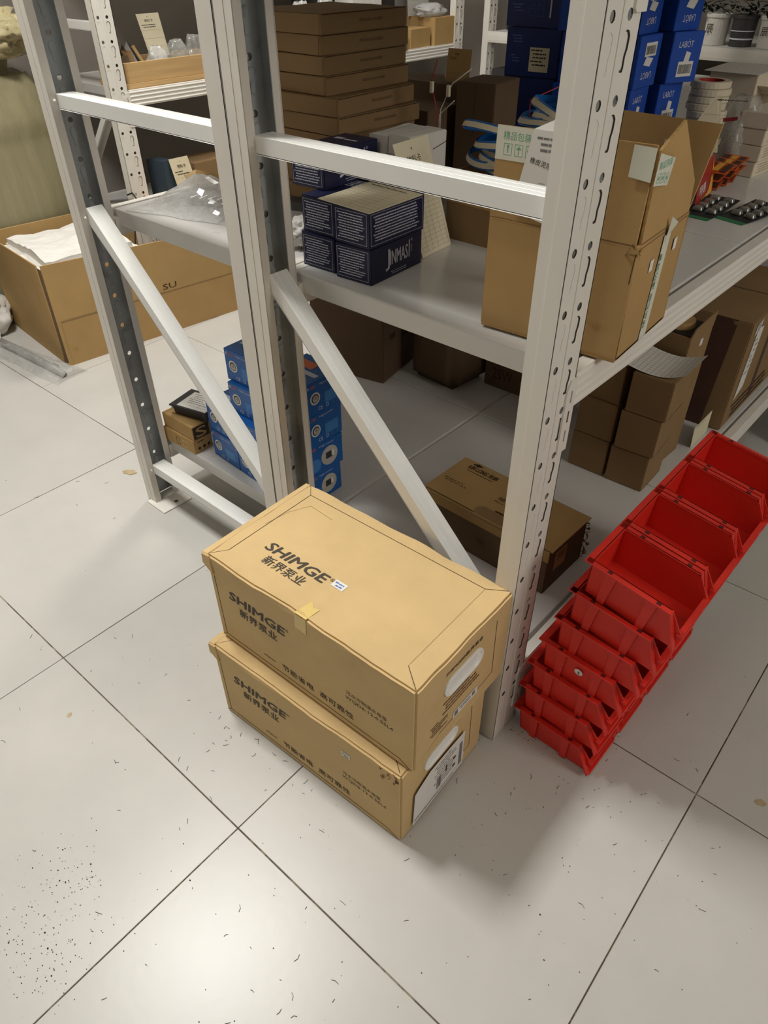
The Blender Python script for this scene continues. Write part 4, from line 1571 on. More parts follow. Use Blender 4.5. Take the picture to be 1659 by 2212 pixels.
# printed tape: over the front flap top, round to the side flap
b = MB()
F = Face(b, (-hx, -hy, dz), (1, 0, 0), (0, 0.03, 1), 0.0014)
F.rect(0.000, FZ - 0.040, 0.066, 0.040, TAPE_W)
F.text('精品包装', 0.010, FZ - 0.016, 0.040, 0.010, GREEN, lift=0.0002)
for k in range(3):
    F.frame(0.012 + 0.016 * k, FZ - 0.034, 0.012, 0.014, 0.0006, GREEN, 0.0002)
F.poly([(0.016, FZ - 0.022), (0.020, FZ - 0.022), (0.0186, FZ - 0.027), (0.0186, FZ - 0.031), (0.0174, FZ - 0.031), (0.0174, FZ - 0.027)], GREEN, 0.0003)
F.poly([(0.030, FZ - 0.026), (0.038, FZ - 0.026), (0.034, FZ - 0.022)], GREEN, 0.0003)
F.rect(0.0336, FZ - 0.032, 0.0008, 0.007, GREEN, 0.0003)
F.poly([(0.047, FZ - 0.030), (0.053, FZ - 0.028), (0.052, FZ - 0.023), (0.046, FZ - 0.025)], GREEN, 0.0003)
b.build('tape', r, fix=False)['label'] = 'white tape with green symbols'
b = MB()
A = Vector((hx - 0.030, -hy, dz + FZ - 0.038))
F = Face(b, A, (1, 0, 0), (0, 0.03, 1), 0.0018)
F.poly([(0, 0.002), (0.028, -0.001), (0.028, 0.036), (0, 0.037)], TAPE_W)
F2 = Face(b, (hx, -hy + 0.002, dz + FZ - 0.042), (0.02, 1, 0), (0.03, 0, 1), 0.0025)
F2.poly([(-0.004, 0.0), (0.044, -0.008), (0.050, 0.022), (-0.004, 0.036)], TAPE_W)
F2.text('精品包装', 0.002, 0.016, 0.040, 0.009, GREEN, lift=0.0002)
for k in range(3):
    F2.frame(0.003 + 0.0135 * k, 0.001 - 0.002 * k, 0.010, 0.011, 0.0006, GREEN, 0.0002)
    F2.disc(0.008 + 0.0135 * k, 0.0065 - 0.002 * k, 0.0024, GREEN, 0.0003, 8)
b.build('tape', r, fix=False)['label'] = 'white tape with green symbols'
b = MB()
F2 = Face(b, (hx, -hy, 0), (0, 1, 0), (0, 0, 1), 0.0012)
F2.poly([(0.082, 0.003), (0.108, 0.003), (0.116, dz - 0.012), (0.092, dz - 0.010)], TAPE_W)
F2.text('精品包装 谨防假冒', 0.094, 0.020, 0.105, 0.010, GREEN_D, rot=PI / 2 - 0.06, lift=0.0002)
F2.rect(0.098, dz - 0.02, 0.016, 0.018, TAPE_W, 0.0004)
b.build('tape', r, fix=False)['label'] = 'vertical tape with green characters'
b = MB()
b.plate([(hx + 0.003, -hy + 0.096, dz - 0.008), (hx + 0.003, -hy + 0.108, dz - 0.010), (hx + 0.012, -hy + 0.100, dz + 0.008), (hx + 0.006, -hy + 0.090, dz + 0.016)], 0.0006, TAPE_W)
b.build('loose_tape_end', r)
b = MB()
F = Face(b, (hx, -hy, 0), (0, 1, 0), (0, 0, 1), 0.0011)
F.rect(0.058, 0.110, 0.012, 0.016, PAPER)
F.rect(0.140, 0.118, 0.012, 0.016, PAPER)
F3 = Face(b, (-hx + 0.02, hy - 0.004, dz), (1, 0, 0), (0, 0.18, 1), 0.001)
F3.rect(0.135, 0.066, 0.028, 0.018, PAPER)
F3.rect(0.137, 0.069, 0.024, 0.001, FIRE, 0.0003)
F3.rect(0.137, 0.081, 0.024, 0.001, FIRE, 0.0003)
b.build('price_sticker', r, fix=False)['label'] = 'small white price sticker'
# parcel label folded over the front flap
b = MB()
F = Face(b, (-hx, -hy - 0.0008, dz), (1, 0, 0), (0, -0.02, 1), 0.0022)
pl = [(0.034, FZ - 0.098), (0.117, FZ - 0.116), (0.147, FZ - 0.016), (0.142, FZ + 0.001), (0.056, FZ + 0.002)]
b.plate([F.P(u, v) for u, v in pl], 0.0006, PAPER)
top = [F.P(0.056, FZ + 0.002), F.P(0.142, FZ + 0.001), F.P(0.135, FZ + 0.040, -0.035), F.P(0.078, FZ + 0.012, -0.02)]
b.plate(top, 0.0006, PAPER)
F.off += 0.0003
F.text('淘宝', 0.064, FZ - 0.100, 0.030, 0.014, INK, bold=0.006)
F.text('橡皮泥原子灰500g【5', 0.054, FZ - 0.038, 0.074, 0.0085, INK, rot=-0.18, bold=0.003)
F.micro(0.062, FZ - 0.006, 0.075, 3, 0.0068, PAPER_LINE, random.Random(3), h=0.45)
F.micro(0.046, FZ - 0.102, 0.06, 1, 0.004, INK, random.Random(4), h=0.4)
F.frame(0.070, FZ - 0.060, 0.009, 0.0006, 0.0003, PAPER_LINE)
b.build('parcel_label', r)['label'] = 'white parcel label folded over the flap'

# ================================================================== LOWER SHELF
L = 0.175
# --- KIN LONG carton
kx, ky, kh = 0.325, 0.152, 0.118
cx, cy = from_corner(1.378, 0.098, kx, ky, -1.2)
r = thing('hinge_carton', 'brown KIN LONG carton with an open carry slot, on the lower shelf behind the post', 'carton', (cx, cy, L), -1.2)
b = MB()
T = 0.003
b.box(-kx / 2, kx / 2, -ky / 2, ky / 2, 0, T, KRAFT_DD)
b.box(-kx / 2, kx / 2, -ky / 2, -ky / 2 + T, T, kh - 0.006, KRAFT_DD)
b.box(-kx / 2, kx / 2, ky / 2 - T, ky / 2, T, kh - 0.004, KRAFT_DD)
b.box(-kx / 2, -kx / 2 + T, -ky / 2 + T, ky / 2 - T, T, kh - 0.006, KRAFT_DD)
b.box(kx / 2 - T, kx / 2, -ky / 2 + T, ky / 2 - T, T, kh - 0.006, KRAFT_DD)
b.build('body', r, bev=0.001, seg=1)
lid = MB()
sx0, sx1 = 0.005, 0.115      # carry slot in the lid
X0, X1, YA, YB = -kx / 2 - 0.004, kx / 2 + 0.006, -ky / 2 + 0.004, ky / 2 + 0.002
zl = kh
for (a0, a1, c0, c1_) in ((X0, X1, YA + 0.034, YB), (X0, sx0, YA + 0.018, YA + 0.034), (sx1, X1, YA + 0.018, YA + 0.034), (X0, X1, YA, YA + 0.018)):
    lid.box(a0, a1, c0, c1_, zl - 0.003, zl, KRAFT_B)
lid.box(X0 + 0.01, X1 - 0.004, -ky / 2 - 0.002, -ky / 2 + 0.001, zl - 0.028, zl - 0.001, KRAFT_B)
lid.build('lid', r)
b = MB()
b.box(sx0, sx1, YA + 0.016, YA + 0.036, zl - 0.016, zl - 0.012, SLIT)
b.prism([(sx0 + 0.034, YA + 0.020), (sx0 + 0.042, YA + 0.040), (sx0 + 0.060, YA + 0.046), (sx0 + 0.074, YA + 0.038), (sx0 + 0.078, YA + 0.020)], 'z', zl + 0.0003, zl + 0.002, BLACK)
b.build('carry_slot', r)
b = MB()
b.plate([(-0.03, -ky / 2 - 0.004, zl - 0.004), (0.075, -ky / 2 - 0.004, zl - 0.004), (0.066, YA + 0.012, zl + 0.006), (0.055, YA + 0.020, zl + 0.008), (-0.015, YA + 0.020, zl + 0.008), (-0.028, YA + 0.012, zl + 0.006)], 0.002, KRAFT_D)
b.build('lock_tab', r)
for how, args, kw in (('text', ('KIN LONG', 0.030, 0.118, 0.052, 0.014, INK_D), dict(bold=0.04, shear=0.1)), ('text', ('坚朗', 0.086, 0.118, 0.024, 0.014, INK_D), dict(bold=0.03)),
                      ('poly', ([(0.030, 0.138), (0.046, 0.134), (0.060, 0.142), (0.044, 0.146)], INK_D), {}), ('micro', (0.034, 0.112, 0.074, 1, 0.006, INK_D, random.Random(1)), dict(h=0.4)),
                      ('text', ('地弹簧', 0.150, 0.066, 0.056, 0.013, INK_D), dict(bold=0.01)), ('text', ('Floor Hinge', 0.150, 0.055, 0.050, 0.007, INK_D), {}),
                      ('micro', (0.012, 0.060, 0.07, 2, 0.007, INK_D, random.Random(2)), dict(h=0.35, gap=0.4))):
    p = MB()
    F = Face(p, (X0, YA, zl), (1, 0, 0), (0, 1, 0), 0.0005)
    getattr(F, how)(*args, **kw)
    p.build('lettering', r, fix=False)
p = MB()
F = Face(p, (-kx / 2, -ky / 2, 0), (1, 0, 0), (0, 0, 1), 0.003)
F.text('坚朗', 0.150, 0.045, 0.02, 0.012, INK_D)
p.build('lettering', r, fix=False)
b = MB()
F = Face(b, (kx / 2, -ky / 2, 0), (0, 1, 0), (0, 0, 1), 0.0006)
F.rect(0.030, 0.045, 0.045, 0.050, KRAFT_B)
F.micro(0.034, 0.088, 0.036, 3, 0.007, INK_D, random.Random(4), lift=0.0002)
b.build('paper_label', r, fix=False)
b = MB()
rg = random.Random(9)
z = kh - 0.004
for k in range(14):
    y = ky / 2 - 0.003
    c = Vector((kx / 2 + rg.uniform(0.0, 0.010), ky / 2 - rg.uniform(0.0, 0.012), 0.012 + 0.100 * k / 14))
    b.plate([c + Vector((rg.uniform(-0.006, 0.006), rg.uniform(-0.004, 0.006), rg.uniform(-0.006, 0.006))) for _ in range(4)], 0.001, TORN)
b.build('torn_edge', r)

# --- dark boxes at the back of the lower shelf
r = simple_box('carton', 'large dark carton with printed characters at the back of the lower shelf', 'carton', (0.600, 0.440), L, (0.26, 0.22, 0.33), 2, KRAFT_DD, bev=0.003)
r.location = (0.375, 0.635, L)
r.rotation_euler = (0, 0, math.radians(12))
p = MB()
F = faces_of(p, 0.26, 0.22, 0.33, 0.0006)['right']
F.micro(0.04, 0.27, 0.035, 5, 0.040, INK_D, random.Random(2), ragged=0)
F.micro(0.12, 0.27, 0.045, 4, 0.045, INK_D, random.Random(3), ragged=0)
p.build('print', r, fix=False)
simple_box('carton', 'brown carton stacked far back on the lower shelf, left of the dark carton', 'carton', (0.300, 0.80), L, (0.24, 0.24, 0.40), 6, KRAFT_D)
r = thing('carton', 'dark rounded carton with a white label, deep on the lower shelf', 'carton', (0.715, 0.790, L), -20)
for o_ in ():
    pass
me = carton_mesh('body', 0.19, 0.17, 0.27, KRAFT_DD, wob=0.003, bev=0.022, cuts=6, seed=8)
me.polygons.foreach_set('use_smooth', [True] * len(me.polygons))
link('body', me, r)
p = MB()
F = faces_of(p, 0.19, 0.17, 0.27, 0.001)['right']
F.rect(0.05, 0.13, 0.10, 0.105, PAPER)
F.micro(0.056, 0.228, 0.085, 7, 0.010, PAPER_LINE, random.Random(3), lift=0.0002)
p.build('paper_label', r, fix=False)
r.location = (0.640, 0.735, L)
r.rotation_euler = (0, 0, math.radians(-4))
r = simple_box('carton', 'low brown carton printed 25W, right of the dark rounded carton', 'carton', (1.04, 0.770), L, (0.285, 0.14, 0.115), 1, KRAFT_DD)
p = MB()
F = faces_of(p, 0.285, 0.14, 0.115, 0.0006)['front']
F.text('25W', 0.028, 0.030, 0.070, 0.036, INK_D, bold=0.006)
F.micro(0.125, 0.060, 0.10, 2, 0.02, INK_D, random.Random(1), ragged=0.4)
p.build('lettering', r, fix=False)

# --- brown cartons, two columns
CB = (0.097, 0.120, 0.101)
names = ['bottom of the right column', 'middle of the right column', 'top of the right column, under the ruled sheet', 'bottom of the left column', 'middle of the left column', 'top of the left column']
spots = [(1.373, 0.562, 0, 2), (1.379, 0.562, 1, 4), (1.385, 0.562, 2, 3), (1.268, 0.560, 0, 1), (1.270, 0.562, 1, 2), (1.268, 0.566, 2, 1)]
cb0 = None
for nm, (x, y, k, yw) in zip(names, spots):
    lab = 'plain brown carton on the lower shelf, %s' % nm
    cx, cy = from_corner(x, y, CB[0], CB[1], yw)
    loc = (cx, cy, L + k * (CB[2] + 0.0008))
    if cb0 is None:
        cb0 = thing('brown_carton', lab, 'carton', loc, yw, 'plain brown cartons in two columns')
        link('body', carton_mesh('body', *CB, KRAFT_D, bev=0.0018), cb0)
        b = MB()
        F = faces_of(b, *CB, 0.0006)
        F['top'].rect(0.002, CB[1] / 2, CB[0] - 0.004, 0.001, SLIT)
        F['right'].rect(CB[1] * 0.5, CB[2] - 0.03, 0.0008, 0.029, SLIT)
        F['right'].line(0.004, 0.002, CB[1] - 0.004, 0.003, 0.0012, SLIT)
        b.build('flap_slit', cb0, fix=False)
    else:
        copy_thing(cb0, lab, loc, yw)
r = simple_box('brown_carton', 'taller brown carton with a roll inside its open top, behind the columns', 'carton', (1.352, 0.690), L, (0.115, 0.115, 0.355), -3, KRAFT_D, seam=False)
b = MB()
b.plate([(0.0575, -0.0575, 0.352), (0.0575, 0.0575, 0.352), (0.060, 0.0575, 0.392), (0.060, -0.045, 0.375)], 0.003, KRAFT_D)
b.build('end_flap', r)
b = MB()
b.box(-0.05, 0.05, -0.05, 0.05, 0.3551, 0.357, BLACK)  # black sheet on the closed top, standing in for the shaded inside
b.build('dark_mouth_sheet', r)
b = MB()
b.lathe([(0.012, 0.357), (0.012, 0.372), (0.034, 0.372), (0.036, 0.357)], KRAFT_B, 20)
b.build('paper_roll', r, smooth=False)
p = MB()
F = faces_of(p, 0.115, 0.115, 0.355, 0.0006)['right']
F.rect(0.060, 0.318, 0.014, 0.018, PAPER)
F.rect(0.030, 0.20, 0.006, 0.06, INK_D)
p.build('price_sticker', r, fix=False)
# curled ruled sheet
r = thing('ruled_sheet', 'curled sheet of grid paper on top of the brown cartons', 'paper', (1.33, 0.62, L + 0.306))
b = MB()
N = 12
W0, W1 = -0.062, 0.070


def sh(u, v):
    x = W0 + (W1 - W0) * u
    return Vector((x, -0.062 + 0.115 * v + 0.014 * u, 0.0012 + 0.020 * (2 * u - 1) ** 2 * (1 if u > 0.5 else 0.5) + 0.006 * v))


for k in range(N):
    for j in range(6):
        b.poly([sh(k / N, j / 6), sh((k + 1) / N, j / 6), sh((k + 1) / N, (j + 1) / 6), sh(k / N, (j + 1) / 6)], PAPER)
b.build('sheet', r, smooth=True, fix=False)
b = MB()
e = Vector((0, 0, 0.0005))
for j in range(1, 12):
    for k in range(N):
        a_, c_ = sh(k / N, j / 12) + e, sh((k + 1) / N, j / 12) + e
        b.poly([a_, c_, c_ + Vector((0, 0.0006, 0)), a_ + Vector((0, 0.0006, 0))], CREAMLINE)
for k in range(1, 12):
    a_, c_ = sh(k / 12, 0) + e, sh(k / 12, 1) + e
    b.poly([a_, a_ + Vector((0.0006, 0, 0)), c_ + Vector((0.0006, 0, 0)), c_], CREAMLINE)
b.build('print', r, fix=False)

# --- big carton at the right end of the lower shelf
r = thing('carton', 'big brown carton with a dark red band, right end of the lower shelf', 'carton', (1.255, 1.185, L), 1)
link('body', carton_mesh('body', 0.30, 0.44, 0.315, KRAFT_D, wob=0.002, bev=0.003, cuts=8, seed=5), r)
b = MB()
F = faces_of(b, 0.30, 0.44, 0.315, 0.0007)
F['front'].poly([(0.195, 0.0), (0.245, 0.0), (0.262, 0.315), (0.205, 0.315)], BRONZE)
F['front'].disc(0.150, 0.20, 0.035, BRONZE, 0, 18)
F['right'].rect(0.20, 0.015, 0.03, 0.29, BRONZE)
F['right'].micro(0.05, 0.06, 0.30, 3, 0.018, INK_D, random.Random(3), ragged=0.3)
F['top'].rect(0.0, 0.218, 0.30, 0.003, SLIT)
b.build('print', r, fix=False)
b = MB()
F = faces_of(b, 0.30, 0.44, 0.315, 0.0012)['right']
F.poly([(0.045, 0.075), (0.10, 0.10), (0.108, 0.275), (0.060, 0.285)], PAPER)
F.micro(0.060, 0.25, 0.04, 7, 0.016, PAPER_LINE, random.Random(6), lift=0.0002, ragged=0.6, h=0.3)
F.poly([(0.035, 0.27), (0.075, 0.275), (0.078, 0.305), (0.040, 0.30)], PAPER, 0.0002)
F.micro(0.042, 0.298, 0.03, 4, 0.006, DARKP, random.Random(7), lift=0.0004)
b.build('paper_label', r, fix=False)
ruled_card('material_card', 'cream card standing at the lower shelf edge behind the red bins', [(1.385, 0.835, 0.176), (1.385, 0.942, 0.176), (1.388, 0.922, 0.254), (1.388, 0.808, 0.250)], 0.0006, 4, 3, 12, title=False, m=CREAM)
# grey crate on the floor under the far right end
r = thing('floor_crate', 'grey plastic crate on the floor at the right edge, beyond the red bins', 'crate', (1.60, 1.42, 0.0), 0)
b = MB()
b.box(-0.09, 0.09, -0.12, 0.12, 0, 0.004, GREY_BIN)
for a0, a1, c0, c1_ in ((-0.09, 0.09, -0.12, -0.116), (-0.09, 0.09, 0.116, 0.12), (-0.09, -0.086, -0.116, 0.116), (0.086, 0.09, -0.116, 0.116)):
    b.box(a0, a1, c0, c1_, 0.004, 0.10, GREY_BIN)
b.build('body', r)
b = MB()
for a0, a1, c0, c1_ in ((-0.096, 0.096, -0.126, -0.116), (-0.096, 0.096, 0.116, 0.126), (-0.096, -0.086, -0.116, 0.116), (0.086, 0.096, -0.116, 0.116)):
    b.box(a0, a1, c0, c1_, 0.096, 0.102, GREY_BIN)
b.build('rim', r)

# ================================================================== LOWER SHELF, LEFT RACK: lamp boxes
SB = (0.1135, 0.1135, 0.0815)


def lamp_print(p, F, dx, dz, rg, big=False):
    F.rect(dx * 0.06, dz - 0.014, 0.003, 0.007, NAVY_T)
    F.text('LED', dx * 0.13, dz - 0.014, dx * 0.14, 0.007, ORANGE_P, bold=0.01)
    F.text('High power', dx * 0.36, dz - 0.0135, dx * 0.40, 0.006, NAVY_T)
    if big:
        F.disc(dx * 0.62, dz * 0.45, 0.026, SILVER, 0, 20)
        F.disc(dx * 0.22, dz * 0.32, 0.018, SBLUE_P, 0.0001, 20)
        F.rect(dx * 0.52, dz * 0.36, 0.022, 0.018, DARKP, 0.0002)
        F.rect(dx * 0.68, dz * 0.38, 0.008, 0.016, PAPER, 0.0003)
        return
    F.disc(dx * 0.24, dz * 0.50, 0.0150, PAPER, 0, 20)
    F.disc(dx * 0.24, dz * 0.50, 0.0112, DARKP, 0.0002, 18)
    F.disc(dx * 0.245, dz * 0.49, 0.0085, SILVER, 0.0003, 16)
    F.disc(dx * 0.25, dz * 0.51, 0.0045, GREY_BIN, 0.0004, 12)
    F.rect(dx * 0.50, dz * 0.22, dx * 0.38, dz * 0.34, SBLUE_P, -0.0001)
    F.text('CE', dx * 0.30, 0.008, dx * 0.12, 0.0085, NAVY_T)
    for k in range(3):
        F.frame(dx * (0.52 + 0.15 * k), 0.008, 0.0075, 0.0080, 0.0011, SBLUE_P if k else NAVY_T, 0.0001)


lb = {}


def lamp_box(label, corner, z, yaw, big=False):
    dx, dy, dz = SB
    cx, cy = from_corner(corner[0], corner[1], dx, dy, yaw)
    loc = (cx, cy, z)
    if big not in lb:
        r = thing('lamp_carton', label, 'carton', loc, yaw, 'blue lamp cartons on the lower left shelf')
        link('body', carton_mesh('body', dx, dy, dz, SBLUE, bev=0.001), r)
        p = MB()
        F = faces_of(p, dx, dy, dz, 0.0005)
        lamp_print(p, F['front'], dx, dz, None, False)
        lamp_print(p, F['right'], dy, dz, None, big)
        F['top'].rect(dx * 0.1, dy * 0.35, dx * 0.8, dy * 0.12, NAVY_T)
        F['top'].rect(dx * 0.1, dy * 0.55, dx * 0.5, dy * 0.25, ORANGE_P)
        p.build('print', r, fix=False)
        lb[big] = r
        return r
    return copy_thing(lb[big], label, loc, yaw)


DZ = 0.0820
lamp_box('blue lamp carton at the left end of the block, on the shelf', (0.5525, -0.034), L, -3)
lamp_box('blue lamp carton at the left end of the block, second up', (0.548, -0.030), L + DZ, -2)
for k in range(4):
    x, y = [(0.668, -0.040), (0.660, -0.036), (0.645, -0.012), (0.636, -0.002)][k]
    lamp_box('blue lamp carton in the tower left of the middle post, %s' % ['on the shelf', 'second up', 'third up', 'topmost with a raised lid'][k], (x, y), L + DZ * k, (-3, -1, 2, 2)[k])
for k in range(4):
    x, y = [(0.800, -0.022), (0.800, -0.018), (0.806, -0.014), (0.806, -0.010), (0.800, -0.006)][k]
    lamp_box('blue lamp carton in the tower right of the middle post, %s' % ['on the shelf', 'second with a lamp picture', 'third up', 'topmost'][k], (x, y), L + DZ * k, (1, -2, 2, 0, 3)[k], big=k < 2)
r = thing('lamp_carton', 'blue lamp carton in the second row behind the left end', 'carton', (0.50, 0.16, L), 4, 'blue lamp cartons on the lower left shelf')
link('body', carton_mesh('body', SB[0], SB[1], 0.135, SBLUE, bev=0.001), r)
b = MB()
b.plate([(-0.056, 0.05, 0.1355), (0.056, 0.05, 0.1355), (0.056, 0.052, 0.165), (-0.056, 0.052, 0.165)], 0.001, PAPER)
b.build('lid_flap', r)

# small brown cartons with a stylised S, and the power supply on top
for k in range(2):
    dx, dy, dz = 0.130, 0.062, 0.0405
    cx, cy = from_corner(0.404, -0.066 + 0.003 * k, dx, dy, (3, 1)[k])
    r = thing('small_carton', 'small brown carton with a %s, at the shelf end' % ['row of round symbols, the lower one', 'big dark S, under the black tray'][k], 'carton', (cx, cy, L + 0.041 * k), (3, 1)[k], 'small brown cartons at the shelf end')
    link('body', carton_mesh('body', dx, dy, dz, KRAFT_B, bev=0.001), r)
    p = MB()
    F = faces_of(p, dx, dy, dz, 0.0005)
    if k:
        F['right'].rect(0.002, 0.002, dy - 0.012, dz - 0.004, INK_D)
        F['right'].text('S', 0.010, 0.006, 0.034, 0.028, KRAFT_B, bold=0.02, lift=0.0002)
        F['top'].rect(0.004, 0.046, 0.022, 0.010, PAPER)
    else:
        for j in range(3):
            F['right'].disc(0.016 + 0.016 * j, 0.013, 0.0050, INK_D, 0, 12)
        F['right'].micro(0.012, 0.034, 0.03, 1, 0.006, INK_D, random.Random(2))
        F['front'].frame(0.055, 0.008, 0.014, 0.022, 0.0012, INK_D)
        F['front'].frame(0.082, 0.008, 0.018, 0.020, 0.0008, CREAM)
    p.build('print', r, fix=False)
r = thing('power_supply', 'black flat power supply with a white rating label, on the small brown cartons', 'power supply', (0.352, 0.004, L + 0.0825), 14)
b = MB()
b.hexa([(-0.052, -0.038, 0), (0.052, -0.038, 0), (0.052, 0.038, 0), (-0.052, 0.038, 0), (-0.056, -0.042, 0.026), (0.056, -0.042, 0.026), (0.056, 0.042, 0.026), (-0.056, 0.042, 0.026)], BLACK)
b.build('case', r, bev=0.002, seg=2)
b = MB()
b.box(-0.062, 0.060, -0.047, 0.047, 0.0262, 0.031, BLACK)
b.build('cover_plate', r, bev=0.0015, seg=1)
b = MB()
F = Face(b, (-0.040, -0.040, 0.031), (1, 0, 0), (0, 1, 0), 0.0004)
F.rect(0, 0, 0.095, 0.076, PAPER)
F.micro(0.010, 0.068, 0.075, 6, 0.0085, PAPER_LINE, random.Random(4), lift=0.0002, ragged=0.7, h=0.35)
F.rect(0.06, 0.006, 0.0008, 0.02, PAPER_LINE, 0.0002)
F.rect(0.03, 0.012, 0.06, 0.0008, PAPER_LINE, 0.0002)
b.build('rating_label', r, fix=False)
b = MB()
b.tube([(-0.055, -0.03, 0.012), (-0.068, -0.03, 0.012)], 0.004, STEEL, 8)
b.build('gland', r)
r = thing('open_flat_carton', 'pale flattened carton with raised flaps, behind the blue lamp cartons', 'carton', (0.36, 0.25, L), 18)
b = MB()
b.box(-0.07, 0.07, -0.06, 0.06, 0, 0.05, KRAFT_B)
b.build('body', r, bev=0.001, seg=1)
b = MB()
b.plate([(-0.07, 0.06, 0.051), (0.07, 0.06, 0.051), (0.08, 0.095, 0.075), (-0.06, 0.10, 0.070)], 0.0015, WHITEBOX)
b.plate([(-0.07, -0.06, 0.0505), (-0.07, 0.06, 0.0505), (-0.12, 0.06, 0.056), (-0.12, -0.05, 0.056)], 0.0015, KRAFT_B)
b.build('flap', r)

# ================================================================== MID SHELF, LEFT RACK
r = thing('crumpled_bag', 'crumpled clear plastic bag lying on the left mid shelf', 'bag', (0.485, 0.10, M + 0.0015), 12)
b = MB()
NX, NY = 30, 18
pts = {}
for i in range(NX + 1):
    for j in range(NY + 1):
        u, v = i / NX - 0.5, j / NY - 0.5
        x = 0.40 * u
        y = 0.20 * v * (1 - 0.35 * u)
        bulge = math.exp(-((u + 0.18) / 0.20) ** 2 - (v / 0.34) ** 2)
        hgt = 0.055 * bulge + 0.010 * max(0, 1 - (2 * v) ** 2) + 0.012 * noise.noise(Vector((u * 6, v * 6, 1.3))) + 0.008 * noise.noise(Vector((u * 15, v * 15, 4.1)))
        edge = max(0.0, 1 - max(abs(2 * u), abs(2 * v)) ** 6)
        pts[i, j] = (x + 0.008 * noise.noise(Vector((u * 5, v * 5, 9))), y + 0.010 * noise.noise(Vector((u * 5, v * 5, 19))), max(0.0006, hgt * edge))
for i in range(NX):
    for j in range(NY):
        b.poly([pts[i, j], pts[i + 1, j], pts[i + 1, j + 1], pts[i, j + 1]], FILM_W if i < 18 else FILM)
b.build('film', r, smooth=True, fix=False)
b = MB()
for k in range(4):
    b.box(-0.115 + 0.022 * k, -0.098 + 0.022 * k, -0.02 + 0.004 * k, 0.012 + 0.004 * k, 0.001, 0.016, STEEL)
b.build('contents', r, bev=0.003, seg=2)
r['label'] = 'crumpled clear plastic bag lying on the left mid shelf'
r = thing('cardboard_scrap', 'torn tan cardboard flap sticking up behind the left shelf edge', 'cardboard', (0.302, 0.155, M + 0.002), 0)
b = MB()
b.plate([(-0.015, 0.0, 0.0), (0.045, 0.015, 0.0), (0.030, 0.035, 0.030), (-0.040, 0.02, 0.034)], 0.002, KRAFT_B)
b.plate([(-0.040, 0.02, 0.034), (-0.030, -0.02, 0.030), (0.0, -0.01, 0.002), (-0.015, 0.0, 0.0)], 0.002, KRAFT)
b.build('board', r)

# ================================================================== LEFT AISLE FLOOR
# big opened carton
r = thing('floor_carton', 'large open brown carton with torn corner, on the aisle floor at the left', 'carton', (-0.905, 0.545, 0.0), -5)
dx, dy, hh = 0.53, 0.82, 0.375
T = 0.005
b = MB()
X0, X1, YA, YB = -dx / 2, dx / 2, -dy / 2, dy / 2
b.box(X0, X1, YA, YB, 0, T, KRAFT_B)
b.box(X0, X1 - 0.03, YA, YA + T, T, hh, KRAFT_B)
b.box(X0, X1, YB - T, YB, T, hh - 0.06, KRAFT_B)
b.box(X0, X0 + T, YA + T, YB - T, T, hh, KRAFT_B)
b.build('body', r, bev=0.001, seg=1)
b = MB()
b.plate([(X1, YA + 0.004, 0.0), (X1, YB, 0.0), (X1 - 0.004, YB, hh - 0.03), (X1 - 0.01, YA + 0.01, hh)], T, KRAFT_B, KRAFT_EDGE)
b.build('aisle_side', r)
b = MB()
b.plate([(X1 - 0.032, YA - 0.001, 0.0), (X1 - 0.002, YA + 0.012, 0.0), (X1 - 0.012, YA + 0.02, hh * 0.93), (X1 - 0.034, YA + 0.004, hh * 0.97)], 0.003, KRAFT_DD)
b.build('torn_corner', r)
b = MB()
F = Face(b, (X1, YA, 0), (0, 1, 0), (-0.015, 0, 1), 0.0012)
F.rect(0.02, 0.0, dy - 0.03, 0.165, KRAFT_F)  # slightly darker tan band, with a brown line along its top
F.line(0.02, 0.168, dy - 0.02, 0.160, 0.004, KRAFT_D, 0.0003)
F.text('SU', 0.44, 0.175, 0.06, 0.022, INK_D)
b.build('lower_band', r, fix=False)['label'] = 'darker lower band'
b = MB()
b.plate([(X0 + 0.02, YB - 0.02, hh - 0.01), (X1 - 0.06, YB - 0.02, hh - 0.01), (X1 - 0.05, YB - 0.20, hh + 0.012), (X0 + 0.05, YB - 0.22, hh + 0.02)], 0.003, KRAFT)
b.build('end_flap', r)
r = thing('white_sack', 'crumpled white plastic sack filling the near end of the big open carton', 'bag', (-0.935, 0.365, 0.0065), -5)
me = carton_mesh('film', 0.42, 0.40, 0.345, PAPER, bev=0.03, cuts=0)
bm = bmesh.new()
bm.from_mesh(me)
bmesh.ops.subdivide_edges(bm, edges=[e for e in bm.edges if e.calc_length() > 0.1], cuts=22, use_grid_fill=True)
for v in bm.verts:
    if v.co.z > 0.25:
        v.co.z += 0.016 * noise.noise(v.co * 9) + 0.010 * abs(noise.noise(v.co * 22)) + 0.022 * (0.5 - abs(v.co.x) / 0.42)
bm.to_mesh(me)
bm.free()
link('film', me, r)
r = thing('black_cable', 'thin black cable looping up inside the big open carton', 'cable', (-0.86, 0.60, 0.006))
b = MB()
b.tube([(0, 0, 0.0), (0.0, 0.0, 0.30), (-0.01, 0.03, 0.40), (-0.04, 0.07, 0.44), (-0.10, 0.09, 0.45), (-0.16, 0.10, 0.43)], 0.003, BLACK, 6)
b.build('cable', r, smooth=True)
r = simple_box('carton', 'small tan carton lying on top inside the big open carton', 'carton', (-0.66, 0.80), 0.006, (0.14, 0.14, 0.36), 20, KRAFT)
